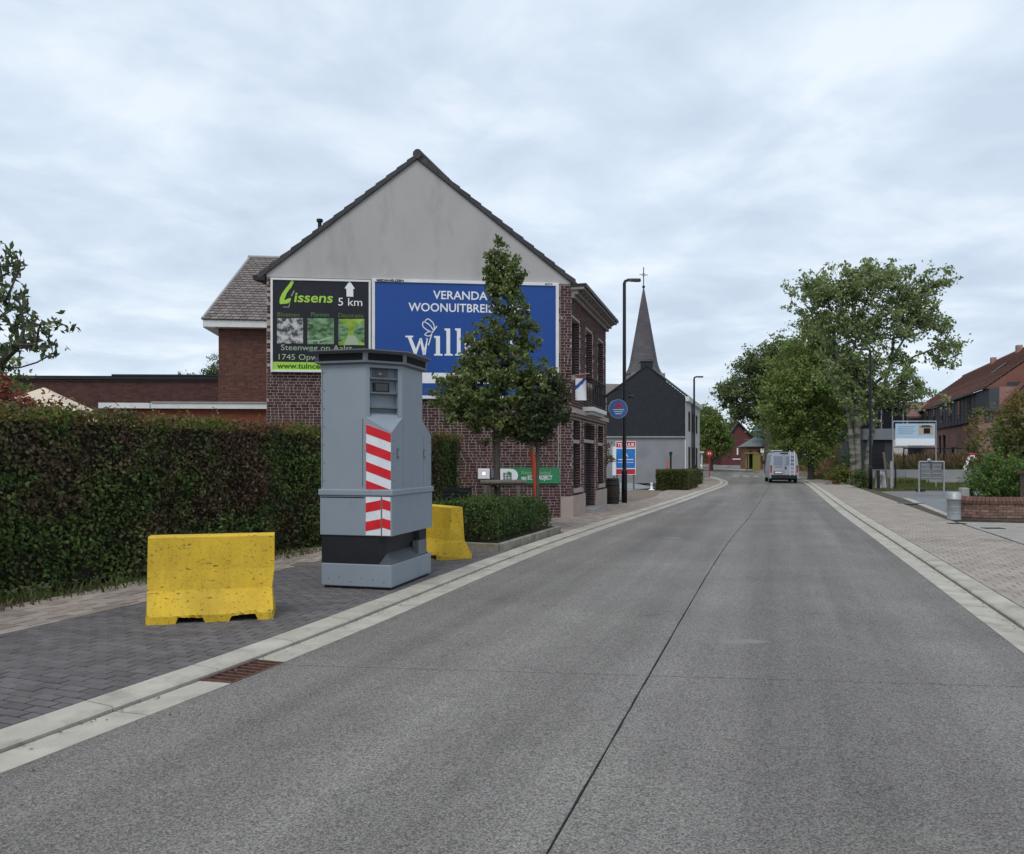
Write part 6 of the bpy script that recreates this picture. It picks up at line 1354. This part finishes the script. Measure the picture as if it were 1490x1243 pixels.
# big trees right of the road
BYt = 50
def tbl(u0, YY, u, v, ru, rv): k = YY/FPX; return (X(u, YY)-X(u0, YY), 0, Z(v, YY), ru*k, ru*.8*k, rv*k)
B = lambda *a: tbl(1248, BYt, *a)
bt = tree('birch_tree', 'tall spreading birch with pale trunks and airy crown right of the road', 'tree', (X(1250, BYt), BYt, 0), 7.6,
     [B(1190, 430, 50, 36), B(1250, 415, 60, 32), B(1320, 430, 50, 34), B(1365, 405, 16, 14), B(1345, 470, 42, 30), B(1370, 510, 24, 20), B(1275, 470, 60, 30), B(1205, 470, 50, 22), B(1290, 565, 50, 40), B(1340, 580, 36, 30), B(1310, 520, 30, 20), B(1175, 400, 30, 14), B(1235, 530, 45, 45), B(1255, 580, 36, 34), B(1385, 500, 18, 34), B(1215, 395, 30, 14), B(1290, 395, 26, 14)],
     520, 27000, .3, .23, LM['birch'], M['birch'], .21, seed=51, up=.3, droop=.9, lean=(-.02, 0), minr=.02, curl=-.1, gap=.35, gs=.5, shell=.1)
m = MB(); m.tube([(.45, .2, -.05), (.75, .2, 2.5), (1.3, .3, 5.0), (2.2, .2, 8.0), (3.4, 0, 10.2)], [.2, .17, .13, .09, .04], 9); m.build('trunk', M['birch'], bt)
m = MB(); m.tube([(-.35, .1, -.05), (-.4, 0, 1.8), (-.55, 0, 3.4), (-.7, .3, 6.0), (-1.8, .3, 9.0)], [.2, .17, .14, .1, .04], 9); m.build('trunk', M['birch'], bt)
LY = 62
B = lambda *a: tbl(1178, LY, *a)
tree('linden_tree', 'rounded mid green linden just beyond the van on the right', 'tree', (X(1180, LY), LY, 0), 3.6,
     [B(1175, 560, 66, 50), B(1138, 620, 34, 38), B(1215, 610, 38, 44), B(1180, 505, 46, 34), B(1150, 590, 48, 40), B(1210, 540, 42, 46), B(1172, 652, 46, 24), B(1190, 482, 26, 16), B(1132, 560, 26, 30)],
     520, 36000, .42, .24, LM['linden'], M['bark'], .24, seed=53, up=.5, minr=.02, shell=.2)
OY = 84
B = lambda *a: tbl(1110, OY, *a)
tree('oak_tree', 'wide dark oak with ragged branches behind the linden', 'tree', (X(1118, OY), OY, .1), 5,
     [B(1105, 545, 46, 40), B(1070, 575, 34, 26), B(1125, 515, 34, 22), B(1052, 570, 16, 12), B(1095, 600, 32, 18), B(1065, 600, 20, 14), B(1135, 560, 40, 40), B(1085, 530, 22, 16)],
     330, 22000, .5, .32, LM['oak'], M['bark'], .4, seed=55, up=.4, minr=.03, gap=.3, gs=.35, shell=.15, curl=-.1)
DYt = 96
for k, (u, v, ru, rv) in enumerate(((1165, 600, 60, 80), (1228, 620, 46, 60), (1128, 640, 30, 45))):
    kk = DYt/FPX; tree('dark_tree', ['dark broad tree filling the gap behind the linden', 'dark tree behind the birch trunks', 'dark low tree just left of and behind the van'][k], 'tree', (X(u, DYt+k*3), DYt+k*3, 0), 3.5, [(0, 0, Z(v, DYt)+.5, ru*kk, 3, rv*kk)], 200, 11000, .7, .42, LM['oak'], M['bark'], .3, seed=60+k, minr=.04, shell=.2)
kk = 90/FPX
tree('square_tree', 'rounded light green tree between the dark house and the red brick gable', 'tree', (X(1035, 92), 92, .3), 3.5, [(0, 0, Z(635, 92), 24*kk, 2, 34*kk), (-.4, 0, Z(610, 92), 14*kk, 1.5, 16*kk), (.6, 0, Z(650, 92), 24*kk, 2, 18*kk)], 170, 11000, .42, .3, LM['linden'], M['bark'], .22, seed=65, minr=.03)
tree('dark_tree', 'dark tree squeezed behind the white fronted house', 'tree', (X(1018, 104), 104, .3), 3.5, [(0, 0, Z(638, 104), 12*.09, 1.5, 38*.09)], 80, 5000, .5, .34, LM['oak'], M['bark'], .22, seed=66, minr=.03)

# chapel, maroon gable, shelters, road sign at the far bend
far = [(1052, 617, 686)]
MYg = 120; mh = empty('maroon_brick_barn', (X(1050, MYg), MYg, .5), R(0), label='maroon brick gabled building at the far bend of the road', cat='building'); kk = MYg/FPX
FMn = Fr((0, 0), (1, 0)); wM = 62*kk; zE = Z(655, MYg)-.5; zP = Z(617, MYg)-.5; m = MB(); m.extr(FMn, [(0, -.3), (wM, -.3), (wM, zE-.2), (24*kk, zP), (0, zE)], -8, 0); m.build('wall', mat('maroon_brick', (.1, .032, .035), (.13, .045, .045), scale=1.2), mh)
for (xa, za, xb, zb4) in ((-.5, zE-.3, 24*kk, zP+.05), (wM+.4, zE-.45, 24*kk, zP+.05)): MB().extr(FMn, [(xa, za), (xb, zb4), (xb, zb4+.35), (xa, za+.35)], -8, .3).build('roof', M['charcoal'], mh)
MB().fbox(FMn, 22*kk, 24*kk, 0, .06, Z(662, MYg)-.5, Z(652, MYg)-.5).build('window', M['signwhite'], mh)
MB().fbox(FMn, 16*kk, 30*kk, 0, .06, Z(669, MYg)-.5, Z(667.5, MYg)-.5).build('white_ledge', M['signwhite'], mh)
CYp = 98; cp_ = empty('roadside_chapel', (X(1086, CYp), CYp, .35), R(-6), label='small brick chapel with slate roof and green copper turret behind the van', cat='chapel'); kk = CYp/FPX; wC = 28*kk
MB().box(0, wC, 0, 4, -.4, Z(650, CYp)-.35).build('wall', mat('chapel_brick', (.19, .085, .055), (.25, .12, .08), scale=1.5), cp_)
ze_, zr_ = Z(650, CYp)-.35, Z(636, CYp)-.35; MB().prism([(-.35, -.35), (wC+.35, -.35), (wC+.35, 4.3), (-.35, 4.3)], ze_, zr_, [(1.3, 1.8), (wC-.2, 1.8), (wC-.2, 2.2), (1.3, 2.2)]).build('roof', mat('green_slate', (.12, .15, .16), (.15, .18, .19), scale=1), cp_)
tcx = 21*kk; cop = mat('verdigris_copper', (.1, .19, .19), (.13, .24, .23), scale=2)
MB().box(tcx-.32, tcx+.32, 1.6, 2.3, zr_-.4, zr_+.75).build('turret', cop, cp_); MB().prism([(tcx-.45, 1.5), (tcx+.45, 1.5), (tcx+.45, 2.4), (tcx-.45, 2.4)], zr_+.75, zr_+2.1, [(tcx-.02, 1.93), (tcx+.02, 1.93), (tcx+.02, 1.97), (tcx-.02, 1.97)]).build('turret_spire', cop, cp_)
for x in (.5, 1.5): 
    pts = [(x-.3, .9), (x+.3, .9), (x+.3, 1.9), (x+.2, 2.2), (x, 2.35), (x-.2, 2.2), (x-.3, 1.9)]; MB().extr(Fr((0, 0), (1, 0)), pts, 0, .03).build('arched_window', M['dark'], cp_)
def shelter(name, label, u, Y, w3, h, fm, z0, seed):
    o = empty(name, (X(u, Y), Y, z0), R(-5), label=label, cat='bus shelter')
    for x in (0, w3): 
        for y in (0, 1.1): MB().box(x-.06, x+.06, y-.06, y+.06, 0, h).build('post', fm, o)
    MB().box(-.2, w3+.2, -.3, 1.4, h, h+.14).build('roof', fm, o); MB().box(.06, w3-.06, 1.1, 1.13, .3, h-.1).build('glass_panel', M['glass'], o); MB().box(.3, w3-.3, .7, 1.0, .4, .46).build('bench', M['wood'], o); return o
M['yel'] = mat('pale_yellow_metal', (.5, .42, .13), rough=.5)
sh = shelter('bus_shelter', 'yellow framed bus shelter in front of the small chapel', 1089, 90, .95, 2.05, M['yel'], .2, 1)
MB().box(.45, 1.3, -.2, -.1, 0, 2.0).build('poster_frame', M['yel'], sh)
shelter('bus_shelter', 'white bus shelter at the left bend behind the second lamp', 1010, 84, .8, 2.2, M['white'], .1, 2)
st = empty('bus_stop_sign', (X(1111.5, 84), 84, .15), 0, label='thin post with a small white bus stop plate left of the van', cat='bus stop sign'); MB().tube([(0, 0, 0), (0, 0, 2.6)], .04, 6).build('post', M['galv'], st); MB().box(-.35, .0, -.03, .0, 2.15, 2.6).build('plate', M['signwhite'], st)
rsg = empty('red_road_sign', (*GP(1032, 695), 0), 0, label='round red and white road sign on a red post at the bend', cat='road sign'); Y_ = EYE*FPX/27; kk = Y_/FPX
MB().tube([(0, 0, 0), (0, 0, Z(662, Y_))], .05, 8).build('post', M['agentred'], rsg)
F0 = Fr((0, 0), (1, 0)); zc_ = Z(660, Y_); m = MB(); m.extr(F0, [(5.2*kk*math.cos(-2*math.pi*(k+.5)/8), zc_+5.2*kk*math.sin(-2*math.pi*(k+.5)/8)) for k in range(8)], .05, .09); m.build('plate', M['agentred'], rsg)
for x in (-.09, .07): MB().fbox(F0, x-.05, x+.05, .09, .1, zc_-.09, zc_+.09).build('symbol', M['signwhite'], rsg)
car = empty('parked_car', (X(1011, 92), 92, .28), R(0), label='oncoming dark car with a lit headlight at the far bend', cat='car')
m = MB(); m.add([(-.85, 0, .3), (.85, 0, .3), (.85, 0, .75), (-.85, 0, .75), (-.85, 1.1, .92), (.85, 1.1, .92), (-.7, 1.9, 1.4), (.7, 1.9, 1.4), (-.7, 3.3, 1.4), (.7, 3.3, 1.4), (-.85, 4.2, .9), (.85, 4.2, .9), (-.85, 4.2, .3), (.85, 4.2, .3)],
   [(0, 1, 2, 3), (3, 2, 5, 4), (4, 5, 7, 6), (6, 7, 9, 8), (8, 9, 11, 10), (10, 11, 13, 12), (0, 3, 4, 6, 8, 10, 12), (1, 13, 11, 9, 7, 5, 2), (0, 12, 13, 1)]); m.build('body', M['zinc'], car, bevel=.04)
for s in (-1, 1):
    MB().tube([(s*.62, -.01, .62), (s*.62, -.04, .62)], .12, 12).build('headlight', mat('headlight_glow_%d' % (s+1), (.9, .85, .7), emit=(1, .78, .4, 3.)), car)
    for y in (.8, 3.4): MB().tube([(s*.7, y, .3), (s*.87, y, .3)], .3, 16).build('wheel', M['plastic'], car)
MB().add([(-.78, 1.12, .955), (.78, 1.12, .955), (.66, 1.86, 1.4), (-.66, 1.86, 1.4)], [(0, 1, 2, 3)]).build('windscreen', M['glass'], car)
ribbon(PR, PR.s_at_y(100), PR.len, .0, 6, -.02).build('far_verge', M['tilep'], kind='structure')
# far houses and wood on the horizon
for k, (u, Y, w4, h, c_) in enumerate(((990, 130, 9, 6, 'brick2'), (1068, 170, 14, 7, 'brick2'))):
    o = empty('far_house', (X(u, Y), Y, .5), 0, label=['far brick house behind the white fronted house', 'far brick house beyond the maroon barn'][k], cat='house', group='far houses'); MB().box(0, w4, 0, 8, 0, h*.55).build('wall', M[c_], o); MB().prism([(-.3, -.3), (w4+.3, -.3), (w4+.3, 8.3), (-.3, 8.3)], h*.55, h, [(.2, 3.9), (w4-.2, 3.9), (w4-.2, 4.1), (.2, 4.1)]).build('roof', M['rtile'], o)

# zebra crossing at the bend
zc3 = empty('zebra_crossing', kind='structure')
for k in range(8):
    p = Vector((20.2, 71.5))+Vector((.92, -.1))*k; d = Vector((.3, 1)).normalized(); n_ = Vector((d.y, -d.x))*.25
    q = [p-n_, p+n_, p+n_+d*6, p-n_+d*6]; MB().add([(a.x, a.y, .003+gz(a.y)) for a in q], [(0, 1, 2, 3)]).build('white_bar', mat('worn_road_paint_%d' % k, (.27, .27, .265), (.2, .2, .2), scale=2), zc3)

# pale scuffed patches on the carriageway
for k, (u, v, a, b_) in enumerate(((1080, 934, .23, .10), (980, 783, .2, .16), (560, 1010, .0, .0))):
    if a:
        c = GP(u, v); rr = random.Random(k); P = [(c[0]+a*math.cos(t)*rr.uniform(.7, 1.25), c[1]+b_*math.sin(t)*rr.uniform(.6, 1.3), .0015) for t in np.linspace(0, 2*math.pi, 22, endpoint=False)]
        MB().add(P, [tuple(range(22))]).build('mortar_patch', mat('pale_mortar_%d' % k, (.15, .142, .13), (.23, .22, .2), scale=60), kind='structure')

# extra seams, rivets and a maker's plate on the cabinet
for x0_, x1_, z0_, z1_ in ((.012, .024, zr2+.03, zt_-.05), (xA-.05, xA-.044, zr2+.03, zs-.02)): MB().fbox(FN, x0_, x1_, 0, .0015, z0_, z1_).build('panel_seam', M['dark'] if x0_ > .1 else M['cab2'], cb)
for z_ in np.linspace(zr2+.1, zt_-.1, 7): MB().fbox(FN, .035, .049, 0, .005, z_, z_+.014).build('rivet', M['cab2'], cb)
for y_ in (.06, Lc-.07):
    for z_ in np.linspace(zr2+.1, zc-.1, 4): MB().fbox(FR_, y_, y_+.014, 0, .005, z_, z_+.014).build('rivet', M['cab2'], cb)
MB().fbox(FR_, .38, .384, 0, .0015, zr2+.04, zs-.05).build('panel_seam', M['cab2'], cb)
MB().fbox(FR_, Lc-.3, Lc-.296, 0, .0015, zr2+.04, zc-.02).build('panel_seam', M['cab2'], cb)

# grit and fallen leaves gathered in the gutter and along the kerb
rs = np.random.RandomState(99); P_ = []
for path, hi in ((PL, 24.), (PR, 30.)):
    for k in range(420):
        d = path.s_at_y(3)+rs.uniform(0, 1)**1.3*hi; q = path.at(d, abs(rs.normal())*.05*(-1)+.29 if rs.uniform() < .75 else rs.uniform(-.5, 1.0)); P_.append((q.x, q.y, .006 if True else 0))
P_ = np.array(P_); P_[:, 2] += np.where(rs.uniform(size=len(P_)) < .0, .03, 0)
V, F_ = leafgeo(P_, .022, 6., .7); npmesh('gutter_litter', V, F_, mat('leaf_litter', (.06, .045, .03), (.11, .09, .05), scale=9, isl=.4), kind='stuff')
